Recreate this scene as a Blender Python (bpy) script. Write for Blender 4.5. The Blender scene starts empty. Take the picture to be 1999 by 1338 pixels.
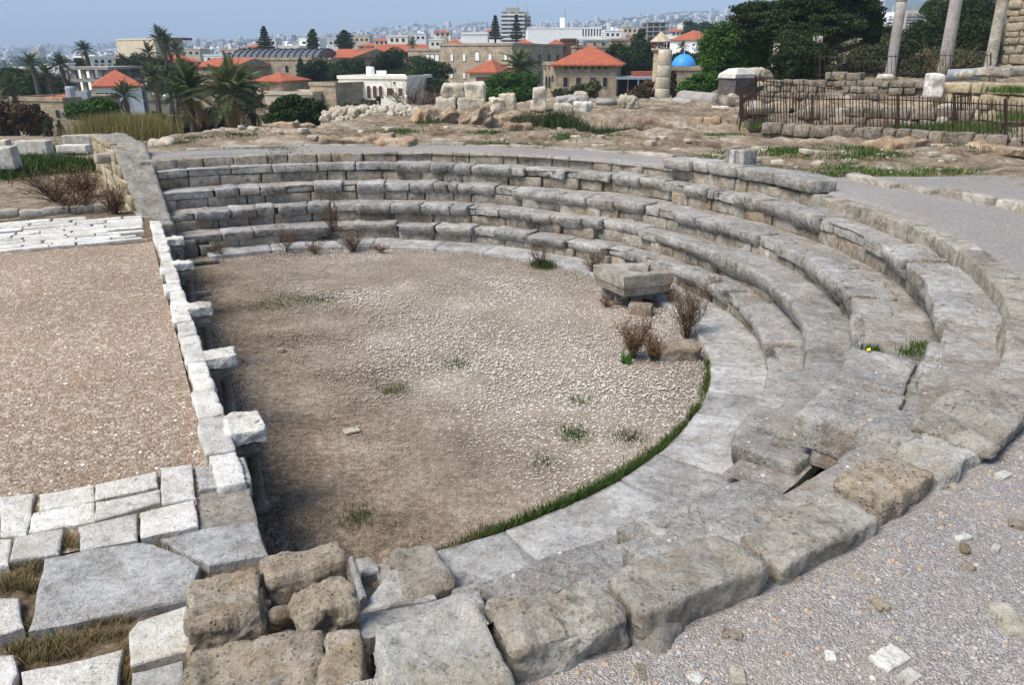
import bpy, math, random
import numpy as np
R_ = math.radians
random.seed(7); rng = np.random.default_rng(7)
sc = bpy.context.scene
COL = sc.collection

# ------------------------------------------------------------------ camera
CH = 3.3; PITCH = 0.3511; FPX = 1530.0
cam = bpy.data.cameras.new('camera'); cam.sensor_width = 36.0; cam.lens = FPX/1999*36
cam.clip_start = 0.05; cam.clip_end = 20000
co = bpy.data.objects.new('camera', cam); COL.objects.link(co)
co.location = (0, 0, CH); co.rotation_euler = (math.pi/2-PITCH, 0, 0)
sc.camera = co
# ------------------------------------------------------------------ sky, sun, exposure
SUN_EL = R_(56); SUN_AZ = R_(-122)          # direction the light comes from, measured from +Y towards +X
w = bpy.data.worlds.new('World'); sc.world = w; w.use_nodes = True
nt = w.node_tree
sky = nt.nodes.new('ShaderNodeTexSky'); sky.sky_type = 'NISHITA'; sky.sun_disc = False
sky.sun_elevation = SUN_EL; sky.sun_rotation = SUN_AZ
sky.air_density = 1.0; sky.dust_density = 1.2; sky.ozone_density = 2.0; sky.altitude = 0
bg = nt.nodes['Background']; bg.inputs['Strength'].default_value = 0.115
nt.links.new(sky.outputs[0], bg.inputs[0])
sl = bpy.data.lights.new('sun', 'SUN'); sl.energy = 3.2; sl.angle = R_(28); sl.color = (1, .95, .87)
so = bpy.data.objects.new('sun', sl); COL.objects.link(so)
so.rotation_euler = (math.pi/2-SUN_EL, 0, math.pi-SUN_AZ)
sc.view_settings.view_transform = 'Standard'; sc.view_settings.look = 'None'
sc.view_settings.exposure = 0.83; sc.view_settings.gamma = 1
try:
    sc.cycles.max_bounces = 5; sc.cycles.diffuse_bounces = 3; sc.cycles.transparent_max_bounces = 8
    sc.cycles.volume_bounces = 0; sc.cycles.use_denoising = True
except Exception: pass

# ------------------------------------------------------------------ picture-to-place helpers (a pixel and a depth give a point)
cp, sp = math.cos(PITCH), math.sin(PITCH)
def ray(px, py):
    X = (px-999.5)/FPX; Y = -(py-669)/FPX
    return np.array([X, cp+Y*sp, -sp+Y*cp])
def at_z(px, py, z):
    d = ray(px, py); t = (z-CH)/d[2]; return d*t+np.array([0, 0, CH])
def at_y(px, py, Y):
    d = ray(px, py); return d*(Y/d[1])+np.array([0, 0, CH])
C = np.array([-2.566, 9.056])               # centre of the orchestra
def pol(r, az):
    a = np.radians(az); return C[0]+r*np.cos(a), C[1]+r*np.sin(a)
def az_of(px, py, z):
    p = at_z(px, py, z)[:2]-C; return math.degrees(math.atan2(p[1], p[0])), float(np.hypot(*p))
S0 = np.array([-1.36, 3.66]); EV = np.array([-.437, .8996]); NV = np.array([.8996, .437])
def st(s, t): q = S0+EV*s+NV*t; return q[0], q[1]
def to_st(x, y): return (x-S0[0])*EV[0]+(y-S0[1])*EV[1], (x-S0[0])*NV[0]+(y-S0[1])*NV[1]
ZS = 0.72                                   # stage level

# ------------------------------------------------------------------ noise
def _h(i, j, k, s):
    n = (i*374761393+j*668265263+k*2147483647+s*974634721) & 0xffffffff
    n = ((n ^ (n >> 13))*1274126177) & 0xffffffff
    n = ((n ^ (n >> 16))*2246822519) & 0xffffffff
    return (n & 0xffff)/32767.5-1
def vn(P, s=0):
    P = np.asarray(P, float); f = np.floor(P).astype(np.int64); u = P-f; u = u*u*(3-2*u)
    i, j, k = f[:, 0], f[:, 1], f[:, 2]; o = 0
    for a in (0, 1):
        wa = u[:, 0] if a else 1-u[:, 0]
        for b in (0, 1):
            wb = u[:, 1] if b else 1-u[:, 1]
            for c in (0, 1):
                o = o+wa*wb*(u[:, 2] if c else 1-u[:, 2])*_h(i+a, j+b, k+c, s)
    return o
def fbm(P, f=1., o=4, s=0, g=.5):
    P = np.asarray(P, float); r = 0; a = 1
    for q in range(o):
        r = r+a*vn(P*f+17.3*q, s+q); f *= 2.03; a *= g
    return r
def fbm2(x, y, f=1., o=4, s=0, g=.5):
    x = np.asarray(x, float); y = np.asarray(y, float)
    return fbm(np.stack([x.ravel(), y.ravel(), np.zeros(x.size)], 1), f, o, s, g).reshape(x.shape)
def sstep(a, b, x): t = np.clip((x-a)/(b-a), 0, 1); return t*t*(3-2*t)

# ------------------------------------------------------------------ mesh helpers
def tag(o, label=None, cat=None, group=None, kind=None):
    if label: o['label'] = label
    if cat: o['category'] = cat
    if group: o['group'] = group
    if kind: o['kind'] = kind
    return o
def empty(name, loc, label, cat, group=None):
    o = bpy.data.objects.new(name, None); o.empty_display_size = .2; COL.objects.link(o); o.location = loc
    return tag(o, label, cat, group)
class MB:
    """collects verts / faces and builds ONE mesh object (verts in world space)"""
    def __init__(s): s.V = []; s.F = []; s.n = 0; s.T = []; s.U = []
    def add(s, V, F, mi=0, tint=.5, uv=None):
        V = np.asarray(V, float).reshape(-1, 3)
        if not isinstance(F, (list, tuple)) or (len(F) and np.isscalar(F[0])): F = [F]
        for f in F:
            f = np.asarray(f, np.int64)
            if f.ndim == 1: f = f[None]
            s.F.append((f+s.n, mi))
        s.V.append(V); s.n += len(V)
        s.T.append(np.full(len(V), tint) if np.isscalar(tint) else np.asarray(tint))
        s.U.append(np.zeros((len(V), 2)) if uv is None else np.asarray(uv, float))
        return s
    def build(s, name, mats, parent=None, smooth=False, origin=None):
        V = np.concatenate(s.V); me = bpy.data.meshes.new(name)
        if parent is not None:
            base = np.array(parent.matrix_basis.translation if parent.parent is None else parent['_o'])
        elif origin is not None: base = np.array(origin, float)
        else:
            base = V.mean(0); base[2] = V[:, 2].min()
        V = V-base
        lv = np.concatenate([f.ravel() for f, _ in s.F]); tot = np.concatenate([np.full(len(f), f.shape[1]) for f, _ in s.F])
        mi = np.concatenate([np.full(len(f), m) for f, m in s.F])
        me.vertices.add(len(V)); me.vertices.foreach_set('co', V.astype(np.float32).ravel())
        me.loops.add(len(lv)); me.loops.foreach_set('vertex_index', lv.astype(np.int32))
        me.polygons.add(len(tot)); me.polygons.foreach_set('loop_start', np.concatenate([[0], np.cumsum(tot)[:-1]]).astype(np.int32))
        try: me.polygons.foreach_set('loop_total', tot.astype(np.int32))
        except Exception: pass
        me.polygons.foreach_set('material_index', mi.astype(np.int32))
        me.polygons.foreach_set('use_smooth', np.full(len(tot), smooth))
        uvl = me.uv_layers.new(name='UVMap'); U = np.concatenate(s.U)
        uvl.data.foreach_set('uv', U[lv].astype(np.float32).ravel())
        at = me.attributes.new('tint', 'FLOAT', 'POINT'); at.data.foreach_set('value', np.concatenate(s.T).astype(np.float32))
        me.update(calc_edges=True); me.validate()
        for m in (mats if isinstance(mats, (list, tuple)) else [mats]): me.materials.append(m)
        o = bpy.data.objects.new(name, me); COL.objects.link(o)
        if parent is None: o.location = base
        else:
            o.parent = parent
        o['_o'] = [float(b) for b in base]
        return o
def grid_faces(nu, nv, wrap=False):
    i = np.arange(nu-1)[:, None]; j = np.arange(nv if wrap else nv-1)[None]
    a = i*nv+j; b = i*nv+(j+1) % nv; return np.stack([a, b, b+nv, a+nv], -1).reshape(-1, 4)
def box(mb, c, h, rot=0, mi=0, tint=.5, top=1.0):
    x, y, z = h; V = np.array([[sx*x*(top if sz > 0 else 1), sy*y*(top if sz > 0 else 1), sz*z] for sz in (-1, 1) for sx, sy in ((-1, -1), (1, -1), (1, 1), (-1, 1))])
    cr, sr = math.cos(rot), math.sin(rot); W = V.copy(); W[:, 0] = V[:, 0]*cr-V[:, 1]*sr; W[:, 1] = V[:, 0]*sr+V[:, 1]*cr
    uv = np.stack([V[:, 0]+V[:, 1], V[:, 2]], 1)
    mb.add(W+np.array(c), [np.array([[3, 2, 1, 0], [4, 5, 6, 7], [0, 1, 5, 4], [1, 2, 6, 5], [2, 3, 7, 6], [3, 0, 4, 7]])], mi, tint, uv)
def tube(mb, pts, rads, n=6, mi=0, tint=.5, cap=True):
    pts = np.asarray(pts, float); rads = np.broadcast_to(np.asarray(rads, float), (len(pts),)); m = len(pts)
    d = np.gradient(pts, axis=0); d /= np.linalg.norm(d, axis=1)[:, None]+1e-9
    ref = np.where(np.abs(d[:, 2:3]) > .9, np.array([[1., 0, 0]]), np.array([[0, 0, 1.]]))
    u = np.cross(d, ref); u /= np.linalg.norm(u, axis=1)[:, None]+1e-9; v = np.cross(d, u)
    a = np.arange(n)*2*math.pi/n
    V = pts[:, None]+rads[:, None, None]*(u[:, None]*np.cos(a)[None, :, None]+v[:, None]*np.sin(a)[None, :, None])
    F = [grid_faces(m, n, True)]
    if cap: F += [np.arange(n)[None, ::-1], (np.arange(n)+(m-1)*n)[None]]
    mb.add(V.reshape(-1, 3), F, mi, tint)
_lat = {}
def _cube_grid(nx, ny, nz):
    k = (nx, ny, nz)
    if k in _lat: return _lat[k]
    P = []; F = []; n0 = 0
    ax = [np.concatenate([[-1], np.linspace(-.86, .86, max(2, q-1)), [1]]) for q in k]
    for d in range(3):
        u, v = [q for q in range(3) if q != d]
        for sg in (-1, 1):
            U, Vv = np.meshgrid(ax[u], ax[v], indexing='ij'); p = np.zeros(U.shape+(3,)); p[..., u] = U; p[..., v] = Vv; p[..., d] = sg
            f = grid_faces(len(ax[u]), len(ax[v]))
            if (sg > 0) != (d == 1): pass
            else: f = f[:, ::-1]
            P.append(p.reshape(-1, 3)); F.append(f+n0); n0 += U.size
    P = np.concatenate(P); F = np.concatenate(F)
    Uq, inv = np.unique(np.round(P*1e5).astype(int), axis=0, return_inverse=True)
    inv = np.asarray(inv).ravel()
    _lat[k] = (Uq/1e5, inv[F]); return _lat[k]
def rough(hx, hy, hz, bev=.03, res=.09, lim=14):
    """rounded box, returns verts, outward dirs, faces"""
    n = [int(min(lim, max(3, round(2*q/res)+1))) for q in (hx, hy, hz)]
    c, F = _cube_grid(*n); h = np.array([hx, hy, hz]); b = min(bev, .95*min(h))
    P = c*h; I = np.clip(P, -(h-b), h-b)
    # snap the second ring onto the bevel start so the rounding has a face of its own
    d = P-I; l = np.linalg.norm(d, axis=1)[:, None]; D = np.where(l > 1e-6, d/np.maximum(l, 1e-6), np.sign(c)*(np.abs(c) > .999))
    P = np.where(l > 1e-6, I+b*D, P); D = D/np.maximum(np.linalg.norm(D, axis=1)[:, None], 1e-6)
    return P, D, F
_sd = [0]
def stone_block(mb, c, h, rot=0, tilt=(0, 0), bev=.03, amp=.012, res=.09, tint=None, warp=.03, mi=0, freq=5., lim=14):
    P, D, F = rough(*h, bev=bev, res=res, lim=lim); _sd[0] += 1; o = _sd[0]*7.13
    L = P+o
    P = P+D*(amp*fbm(L, freq, 5 if lim > 14 else 3, 0, .6)[:, None])+warp*np.stack([fbm(L, 1.1, 2, 3), fbm(L, 1.1, 2, 5), fbm(L, 1.1, 2, 9)], 1)
    tx, ty = tilt
    y = P[:, 1]*math.cos(tx)-P[:, 2]*math.sin(tx); z = P[:, 1]*math.sin(tx)+P[:, 2]*math.cos(tx); P[:, 1], P[:, 2] = y, z
    x = P[:, 0]*math.cos(ty)+P[:, 2]*math.sin(ty); z = -P[:, 0]*math.sin(ty)+P[:, 2]*math.cos(ty); P[:, 0], P[:, 2] = x, z
    cr, sr = math.cos(rot), math.sin(rot); W = P.copy(); W[:, 0] = P[:, 0]*cr-P[:, 1]*sr; W[:, 1] = P[:, 0]*sr+P[:, 1]*cr
    mb.add(W+np.array(c), [F], mi, rng.random() if tint is None else tint)
def arc_block(mb, a0, a1, r0, r1, z0, z1, bev=.03, amp=.012, res=.08, tint=None, warp=.02, under=0., mi=0, freq=6., lim=14):
    rm = (r0+r1)/2; hx = abs(R_(a1-a0))*rm/2; h = (hx, (r1-r0)/2, (z1-z0)/2)
    P, D, F = rough(*h, bev=bev, res=res, lim=lim); _sd[0] += 1; o = _sd[0]*5.37; L = P+o
    P = P+D*(amp*fbm(L, freq, 5 if lim > 14 else 3, 0, .6)[:, None])+warp*np.stack([.5*fbm(L, 1.3, 2, 3), fbm(L, 1.3, 2, 5), .8*fbm(L, 1.3, 2, 9)], 1)
    if under:                                # moulded underside: the lower front leans back
        k = np.clip((-P[:, 2]/h[2]+.1)/1.1, 0, 1)*np.clip(.5-P[:, 1]/h[1]*.5, 0, 1); P[:, 1] += under*k
    a = R_((a0+a1)/2)-P[:, 0]/rm; r = rm+P[:, 1]
    W = np.stack([C[0]+r*np.cos(a), C[1]+r*np.sin(a), (z0+z1)/2+P[:, 2]], 1)
    mb.add(W, [F], mi, rng.random() if tint is None else tint)
def poly_slab(mb, pts, z0, z1, amp=.008, bev=.014, step=.07, tint=None, mi=0, top_amp=.004):
    """flat slab from a plan outline, with worn edges"""
    pts = np.asarray(pts, float)[:, :2]
    A = 0.5*np.sum(pts[:, 0]*np.roll(pts[:, 1], -1)-np.roll(pts[:, 0], -1)*pts[:, 1])
    if A < 0: pts = pts[::-1]
    Q = []
    for i in range(len(pts)):
        a, b = pts[i], pts[(i+1) % len(pts)]; n = max(2, int(np.hypot(*(b-a))/step))
        for k in range(n): Q.append(a+(b-a)*k/n)
    Q = np.array(Q); c = Q.mean(0); n = len(Q)
    T = np.roll(Q, -1, 0)-np.roll(Q, 1, 0); T /= np.linalg.norm(T, axis=1)[:, None]+1e-9; N = np.stack([T[:, 1], -T[:, 0]], 1)
    Q = Q+N*(amp*fbm(np.c_[Q, np.zeros(n)], 6, 3))[:, None]
    rings = [(Q-N*.004, z0), (Q, z1-bev), (Q-N*bev*.4, z1-bev*.3), (Q-N*bev*1.3, z1)]
    for f in (.75, .45, .15): rings.append((c+(Q-c-N*bev*1.3)*f, z1))
    V = []
    for k, (q, z) in enumerate(rings):
        zz = np.full(n, z)+(top_amp*fbm(np.c_[q, np.zeros(n)], 4, 2) if k > 1 else 0); V.append(np.c_[q, zz])
    V = np.concatenate(V); mb.add(V, [grid_faces(len(rings), n, True), (np.arange(n)+(len(rings)-1)*n)[None]], mi, rng.random() if tint is None else tint)
def pebbles(mb, xy, z, rad, el=1.4, rot=None, hgt=.5, tint=None, mi=0, n=6):
    """many low domes, all in one mesh"""
    m = len(xy); rot = rng.random(m)*math.pi if rot is None else rot; tint = rng.random(m) if tint is None else tint
    a = np.arange(n)*2*math.pi/n; ring = []
    for rr, hh in ((1.0, -.25), (.82, .55)):
        jit = 1+.18*(rng.random((m, n))-.5)
        X = np.cos(a)[None]*rr*jit*el; Y = np.sin(a)[None]*rr*jit; ring.append((X, Y, np.full((m, n), hh)))
    X = np.concatenate([ring[0][0], ring[1][0], np.zeros((m, 1))], 1); Y = np.concatenate([ring[0][1], ring[1][1], np.zeros((m, 1))], 1); Z = np.concatenate([ring[0][2], ring[1][2], np.full((m, 1), .95)], 1)
    c, s = np.cos(rot)[:, None], np.sin(rot)[:, None]; rad = np.broadcast_to(rad, (m,))[:, None]
    V = np.stack([xy[:, :1]+rad*(X*c-Y*s), xy[:, 1:2]+rad*(X*s+Y*c), np.broadcast_to(z, (m,))[:, None]+rad*hgt*Z], -1)
    k = 2*n+1; j = np.arange(n); q = np.stack([j, (j+1) % n, n+(j+1) % n, n+j], 1); t = np.stack([n+j, n+(j+1) % n, np.full(n, 2*n)], 1)
    off = (np.arange(m)*k)[:, None, None]
    mb.add(V.reshape(-1, 3), [(q[None]+off).reshape(-1, 4), (t[None]+off).reshape(-1, 3)], mi, np.repeat(tint, k))
def blades(mb, xy, z, h, lean=.5, wd=.006, tint=None, mi=0):
    m = len(xy); a = rng.random(m)*2*math.pi; h = np.broadcast_to(h, (m,))*(.5+rng.random(m)); b = rng.random(m)*2*math.pi
    wx, wy = np.cos(a)*wd, np.sin(a)*wd; lx, ly = np.cos(b)*lean*h*rng.random(m), np.sin(b)*lean*h*rng.random(m); z = np.broadcast_to(z, (m,))
    V = np.stack([np.c_[xy[:, 0]-wx, xy[:, 1]-wy, z-.01], np.c_[xy[:, 0]+wx, xy[:, 1]+wy, z-.01], np.c_[xy[:, 0]+lx*.4+wx*.7, xy[:, 1]+ly*.4+wy*.7, z+h*.6], np.c_[xy[:, 0]+lx*.4-wx*.7, xy[:, 1]+ly*.4-wy*.7, z+h*.6], np.c_[xy[:, 0]+lx, xy[:, 1]+ly, z+h]], 1)
    o = (np.arange(m)*5)[:, None]
    mb.add(V.reshape(-1, 3), [np.array([[0, 1, 2, 3]])+o, np.array([[3, 2, 4]])+o], mi, np.repeat(rng.random(m) if tint is None else tint, 5))

# ------------------------------------------------------------------ materials
class NT:
    def __init__(s, name):
        s.m = bpy.data.materials.new(name); s.m.use_nodes = True; s.t = s.m.node_tree; s.b = s.t.nodes['Principled BSDF']
        s.b.inputs['Roughness'].default_value = .9; s.b.inputs['Specular IOR Level'].default_value = .25
    def n(s, ty, **k):
        n = s.t.nodes.new('ShaderNode'+ty)
        for a, v in k.items():
            if hasattr(n, a) and not a[0].isupper(): setattr(n, a, v)
            else: s.set(n.inputs[a], v)
        return n
    def set(s, sock, v):
        if isinstance(v, bpy.types.NodeSocket): s.t.links.new(v, sock)
        else: sock.default_value = (*v, 1) if isinstance(v, tuple) and len(v) == 3 and sock.type == 'RGBA' else v
    def noise(s, vec, sc_, det=5, ro=.6, off=0, out='Fac'):
        if off: vec = s.n('VectorMath', operation='ADD').outputs[0] if False else s.vadd(vec, off)
        n = s.t.nodes.new('ShaderNodeTexNoise'); s.set(n.inputs['Vector'], vec); n.inputs['Scale'].default_value = sc_; n.inputs['Detail'].default_value = det; n.inputs['Roughness'].default_value = ro
        return n.outputs[out]
    def vadd(s, v, o):
        n = s.t.nodes.new('ShaderNodeVectorMath'); s.set(n.inputs[0], v); n.inputs[1].default_value = (o, o*.7, o*1.3); return n.outputs[0]
    def ramp(s, f, stops):
        n = s.t.nodes.new('ShaderNodeValToRGB'); s.set(n.inputs[0], f); e = n.color_ramp.elements
        while len(e) < len(stops): e.new(.5)
        for q, (p, c) in zip(e, stops): q.position = p; q.color = (*c, 1) if isinstance(c, tuple) else (c, c, c, 1)
        return n.outputs[0]
    def mix(s, f, a, b, mode='MIX'):
        n = s.t.nodes.new('ShaderNodeMix'); n.data_type = 'RGBA'; n.blend_type = mode; s.set(n.inputs[0], f); s.set(n.inputs[6], a); s.set(n.inputs[7], b); return n.outputs[2]
    def math(s, op, a, b=0., cl=False):
        n = s.t.nodes.new('ShaderNodeMath'); n.operation = op; n.use_clamp = cl; s.set(n.inputs[0], a); s.set(n.inputs[1], b); return n.outputs[0]
    def mr(s, v, a, b, c, d):
        n = s.t.nodes.new('ShaderNodeMapRange'); s.set(n.inputs[0], v)
        for i, q in enumerate((a, b, c, d)): n.inputs[i+1].default_value = q
        return n.outputs[0]
    def scale_col(s, col, v):
        n = s.t.nodes.new('ShaderNodeVectorMath'); n.operation = 'SCALE'; s.set(n.inputs[0], col); s.set(n.inputs['Scale'], v); return n.outputs[0]
    def bump(s, h, st_=.5, dist=.02, prev=None):
        n = s.t.nodes.new('ShaderNodeBump'); n.inputs['Strength'].default_value = st_; n.inputs['Distance'].default_value = dist; s.set(n.inputs['Height'], h)
        if prev is not None: s.t.links.new(prev, n.inputs['Normal'])
        return n.outputs[0]
    def pos(s): return s.n('NewGeometry').outputs['Position']
    def attr(s, a='tint'): n = s.t.nodes.new('ShaderNodeAttribute'); n.attribute_name = a; return n.outputs['Fac']
    def rand(s): return s.n('ObjectInfo').outputs['Random']
    def uv(s): return s.n('TexCoord').outputs['UV']
    def vor(s, vec, sc_, out='Distance', feat='F1', rnd=1.):
        n = s.t.nodes.new('ShaderNodeTexVoronoi'); n.feature = feat; s.set(n.inputs['Vector'], vec); n.inputs['Scale'].default_value = sc_; n.inputs['Randomness'].default_value = rnd; return n.outputs[out]
    def done(s, col, normal=None, rough=None):
        s.set(s.b.inputs['Base Color'], col)
        if normal is not None: s.t.links.new(normal, s.b.inputs['Normal'])
        if rough is not None: s.b.inputs['Roughness'].default_value = rough
        return s.m
def stone_mat(name, dark, mid, light, ochre=(.36, .24, .13), och=.35, pits=.3, grey=.0, scale=1., bump=.6):
    k = NT(name); p = k.pos(); tv = k.math('ADD', k.math('MULTIPLY', k.attr(), .6), k.math('MULTIPLY', k.rand(), .4))
    f = k.noise(p, 2.1*scale, 8, .7); f2 = k.noise(p, 12*scale, 7, .72, 3.1); f3 = k.noise(p, 55*scale, 5, .7, 8.3)
    vv = k.math('ADD', k.math('ADD', k.math('MULTIPLY', f, .42), k.math('MULTIPLY', f2, .36)), k.math('MULTIPLY', f3, .22))
    c = k.ramp(vv, [(.40, dark), (.485, mid), (.56, light), (.63, tuple(min(.85, q*1.18) for q in light))])
    om = k.math('MULTIPLY', k.mr(k.noise(p, 3.1*scale, 6, .68, 7.7), .48, .62, 0, 1), och); c = k.mix(om, c, ochre, 'MIX')
    if grey:
        up = k.n('SeparateXYZ', Vector=k.n('NewGeometry').outputs['Normal']).outputs[2]
        g = k.math('MULTIPLY', k.mr(up, .35, .9, 0, 1), k.math('MULTIPLY', k.mr(k.noise(p, 5, 6, .7, 1.9), .40, .56, 0, 1), grey)); c = k.mix(g, c, k.scale_col(k.mix(0., (.36, .345, .33), (1, 1, 1)), k.mr(f3, .35, .65, .7, 1.3)))
    sp_ = k.mr(k.noise(p, 21*scale, 6, .8, 5.5), .565, .64, 0, .75); c = k.mix(sp_, c, k.scale_col(c, .33))
    lp = k.mr(k.noise(p, 17*scale, 6, .78, 9.1), .57, .645, 0, .68); c = k.mix(lp, c, (.55, .53, .49))
    v = k.vor(k.n('VectorMath', operation='ADD', Vector=p).outputs[0] if False else p, 34*scale); pn = k.noise(p, 7*scale, 5, .75, 2.2)
    pm = k.math('MULTIPLY', k.mr(v, .05, .36, 1, 0), k.mr(pn, .47, .58, 0, 1)); pm = k.math('MULTIPLY', pm, pits, True)
    c = k.mix(pm, c, (.055, .040, .028)); c = k.scale_col(c, k.mr(tv, 0, 1, .76, 1.2))
    h1 = k.math('ADD', k.math('MULTIPLY', f2, 1.0), k.math('MULTIPLY', f, .6)); n1 = k.bump(h1, min(1, bump*1.2), .075)
    h2 = k.math('ADD', f3, k.math('MULTIPLY', pm, -1.0)); return k.done(c, k.bump(h2, min(1, bump*1.3), .030, n1), .92)
def plain(name, c, var=.12, sc_=3., rough=.85, bump=0., spec=None):
    k = NT(name); p = k.pos(); f = k.noise(p, sc_, 5, .6)
    col = k.scale_col(k.mix(0., (*c,), (*c,)), k.math('ADD', k.mr(f, .25, .75, 1-var, 1+var), k.math('MULTIPLY', k.math('SUBTRACT', k.rand(), .5), var)))
    return k.done(col, k.bump(f, .5, bump) if bump else None, rough)
def leaf_mat(name, dark, light, br=(.10, .08, .03), brk=.1):
    k = NT(name); t = k.math('ADD', k.math('MULTIPLY', k.attr(), .75), k.math('MULTIPLY', k.rand(), .25))
    c = k.ramp(t, [(.05, dark), (.95, light)]); c = k.mix(k.math('MULTIPLY', k.mr(k.noise(k.pos(), 3, 3, .6), .55, .7, 0, 1), brk), c, br)
    k.b.inputs['Specular IOR Level'].default_value = .08
    return k.done(c, None, .65)
def gravel_mat(name, base, lightc, darkc, vs=70, soil=(.2, .14, .09), soilk=.5, big=1.5):
    k = NT(name); p = k.pos(); cv = k.vor(p, vs, 'Color'); dv = k.vor(p, vs); g = k.n('SeparateColor', Color=cv).outputs[0]
    c = k.ramp(g, [(0, darkc), (.45, base), (.8, base), (1, lightc)]); c = k.scale_col(c, k.mr(dv, .1, .75, 1.12, .72))
    c2 = k.n('SeparateColor', Color=k.vor(p, vs*.37, 'Color')).outputs[1]; c = k.mix(k.mr(c2, .82, .9, 0, .5), c, lightc)
    n = k.noise(p, big, 6, .7); c = k.mix(k.math('MULTIPLY', k.mr(n, .48, .66, 0, 1), soilk), c, soil)
    c = k.scale_col(c, k.mr(k.noise(p, .45, 3, .5, 4.4), .3, .7, .86, 1.12))
    h = k.math('SUBTRACT', k.math('MULTIPLY', k.noise(p, 8, 5, .7), 1.3), dv); return k.done(c, k.bump(h, .8, .012), .95)
def brick_mat(name, c1, c2, mortar, bw=.55, bh=.26, var=1.):
    k = NT(name); b = k.t.nodes.new('ShaderNodeTexBrick'); u = k.uv(); k.set(b.inputs['Vector'], k.mixv(u) if hasattr(k, 'mixv') else u)
    b.inputs['Color1'].default_value = (*c1, 1); b.inputs['Color2'].default_value = (*c2, 1); b.inputs['Mortar'].default_value = (*mortar, 1)
    b.inputs['Scale'].default_value = 1; b.inputs['Mortar Size'].default_value = .018; b.inputs['Brick Width'].default_value = bw; b.inputs['Row Height'].default_value = bh; b.inputs['Bias'].default_value = -.1; b.inputs['Mortar Smooth'].default_value = .3
    p = k.pos(); f = k.noise(p, 1.1, 6, .7); c = k.scale_col(b.outputs[0], k.mr(f, .3, .7, .68, 1.28)); c = k.scale_col(c, k.mr(k.noise(p, 5, 4, .7, 3), .3, .7, .8, 1.2))
    return k.done(c, k.bump(k.math('ADD', b.outputs['Fac'], k.noise(p, 9, 4, .7)), .4, -.03), .93)
def tile_mat(name, c, c2):
    k = NT(name); u = k.uv(); p = k.pos(); wv = k.t.nodes.new('ShaderNodeTexWave'); k.set(wv.inputs['Vector'], u); wv.inputs['Scale'].default_value = 4.2; wv.inputs['Distortion'].default_value = .6; wv.inputs['Detail'].default_value = 1
    col = k.mix(k.mr(k.noise(p, 1.3, 6, .7), .35, .7, 0, 1), c, c2); col = k.scale_col(col, k.mr(wv.outputs['Fac'], 0, 1, .93, 1.05))
    col = k.scale_col(col, k.mr(k.noise(p, 6, 3, .7, 2), .3, .7, .8, 1.2)); return k.done(col, k.bump(wv.outputs['Fac'], .5, .06), .85)
M = {}
M['seat'] = stone_mat('weathered_limestone', (.088, .08, .068), (.335, .315, .282), (.56, .54, .50), och=.30, pits=.35, grey=.6)
M['riser'] = stone_mat('riser_limestone', (.095, .08, .06), (.305, .268, .212), (.49, .45, .385), ochre=(.38, .24, .12), och=.5, pits=.35)
M['rim'] = stone_mat('porous_sandstone', (.155, .13, .095), (.37, .33, .265), (.55, .51, .435), och=.3, pits=.7, grey=.2)
M['pier'] = stone_mat('ochre_sandstone', (.215, .165, .11), (.455, .375, .275), (.60, .52, .41), ochre=(.48, .32, .16), och=.4, pits=1., scale=1.3, bump=.9)
M['white'] = stone_mat('white_limestone', (.43, .39, .32), (.66, .625, .555), (.78, .75, .69), ochre=(.48, .40, .29), och=.35, pits=.3, bump=.5)
M['kerb'] = stone_mat('pale_paving', (.215, .20, .18), (.425, .41, .385), (.60, .59, .57), ochre=(.36, .30, .235), och=.4, pits=.35, scale=1.3, bump=.55)
M['cream'] = stone_mat('cream_limestone', (.34, .28, .20), (.52, .455, .35), (.64, .58, .47), ochre=(.55, .43, .28), och=.35, pits=.3)
M['castle2'] = stone_mat('castle_stone', (.15, .125, .085), (.30, .25, .175), (.42, .36, .265), och=.4, pits=.4, scale=.6)
M['wallend'] = stone_mat('parados_stone', (.22, .175, .11), (.43, .35, .23), (.56, .48, .34), ochre=(.42, .3, .16), och=.45, pits=.5)
M['cap'] = stone_mat('wall_top_mortar', (.17, .15, .125), (.29, .265, .225), (.42, .40, .35), och=.2, pits=.5, scale=1.6)
M['ruin'] = stone_mat('ruin_stone', (.075, .062, .047), (.185, .155, .115), (.32, .28, .225), och=.35, pits=.4, scale=.8)
M['granite'] = stone_mat('grey_granite', (.19, .175, .165), (.29, .27, .25), (.37, .35, .33), och=.25, pits=.1, bump=.2)
M['dark'] = stone_mat('dark_basalt', (.05, .045, .042), (.085, .078, .072), (.12, .11, .10), och=.1, pits=.1, bump=.2)
M['mortar'] = stone_mat('grey_mortar', (.20, .18, .15), (.30, .275, .235), (.38, .35, .30), och=.1, pits=.2, scale=1.6, bump=.7)
M['rock'] = stone_mat('ridge_rock', (.155, .105, .065), (.33, .24, .155), (.48, .39, .285), ochre=(.40, .22, .10), och=.55, pits=.5, scale=.7)
M['path'] = gravel_mat('lilac_gravel', (.325, .298, .275), (.46, .43, .40), (.21, .19, .175), 120, (.345, .285, .235), .5)
M['tread'] = stone_mat('dusty_tread', (.16, .14, .115), (.31, .28, .245), (.46, .435, .40), och=.25, pits=.3, scale=1.4, bump=.5)
M['pale'] = stone_mat('pale_worn_limestone', (.33, .30, .25), (.52, .49, .43), (.68, .66, .61), ochre=(.48, .36, .2), och=.4, pits=.5, bump=.7)
M['stagefloor'] = gravel_mat('stage_gravel', (.33, .25, .18), (.53, .44, .35), (.16, .11, .072), 60, (.24, .155, .095), .55, 2.2)
M['pebble'] = None
def pebble_mat(name, stops):
    k = NT(name); c = k.ramp(k.attr(), stops); return k.done(k.scale_col(c, k.mr(k.noise(k.pos(), 60, 3, .6), .3, .7, .8, 1.15)), None, .85)
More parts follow.
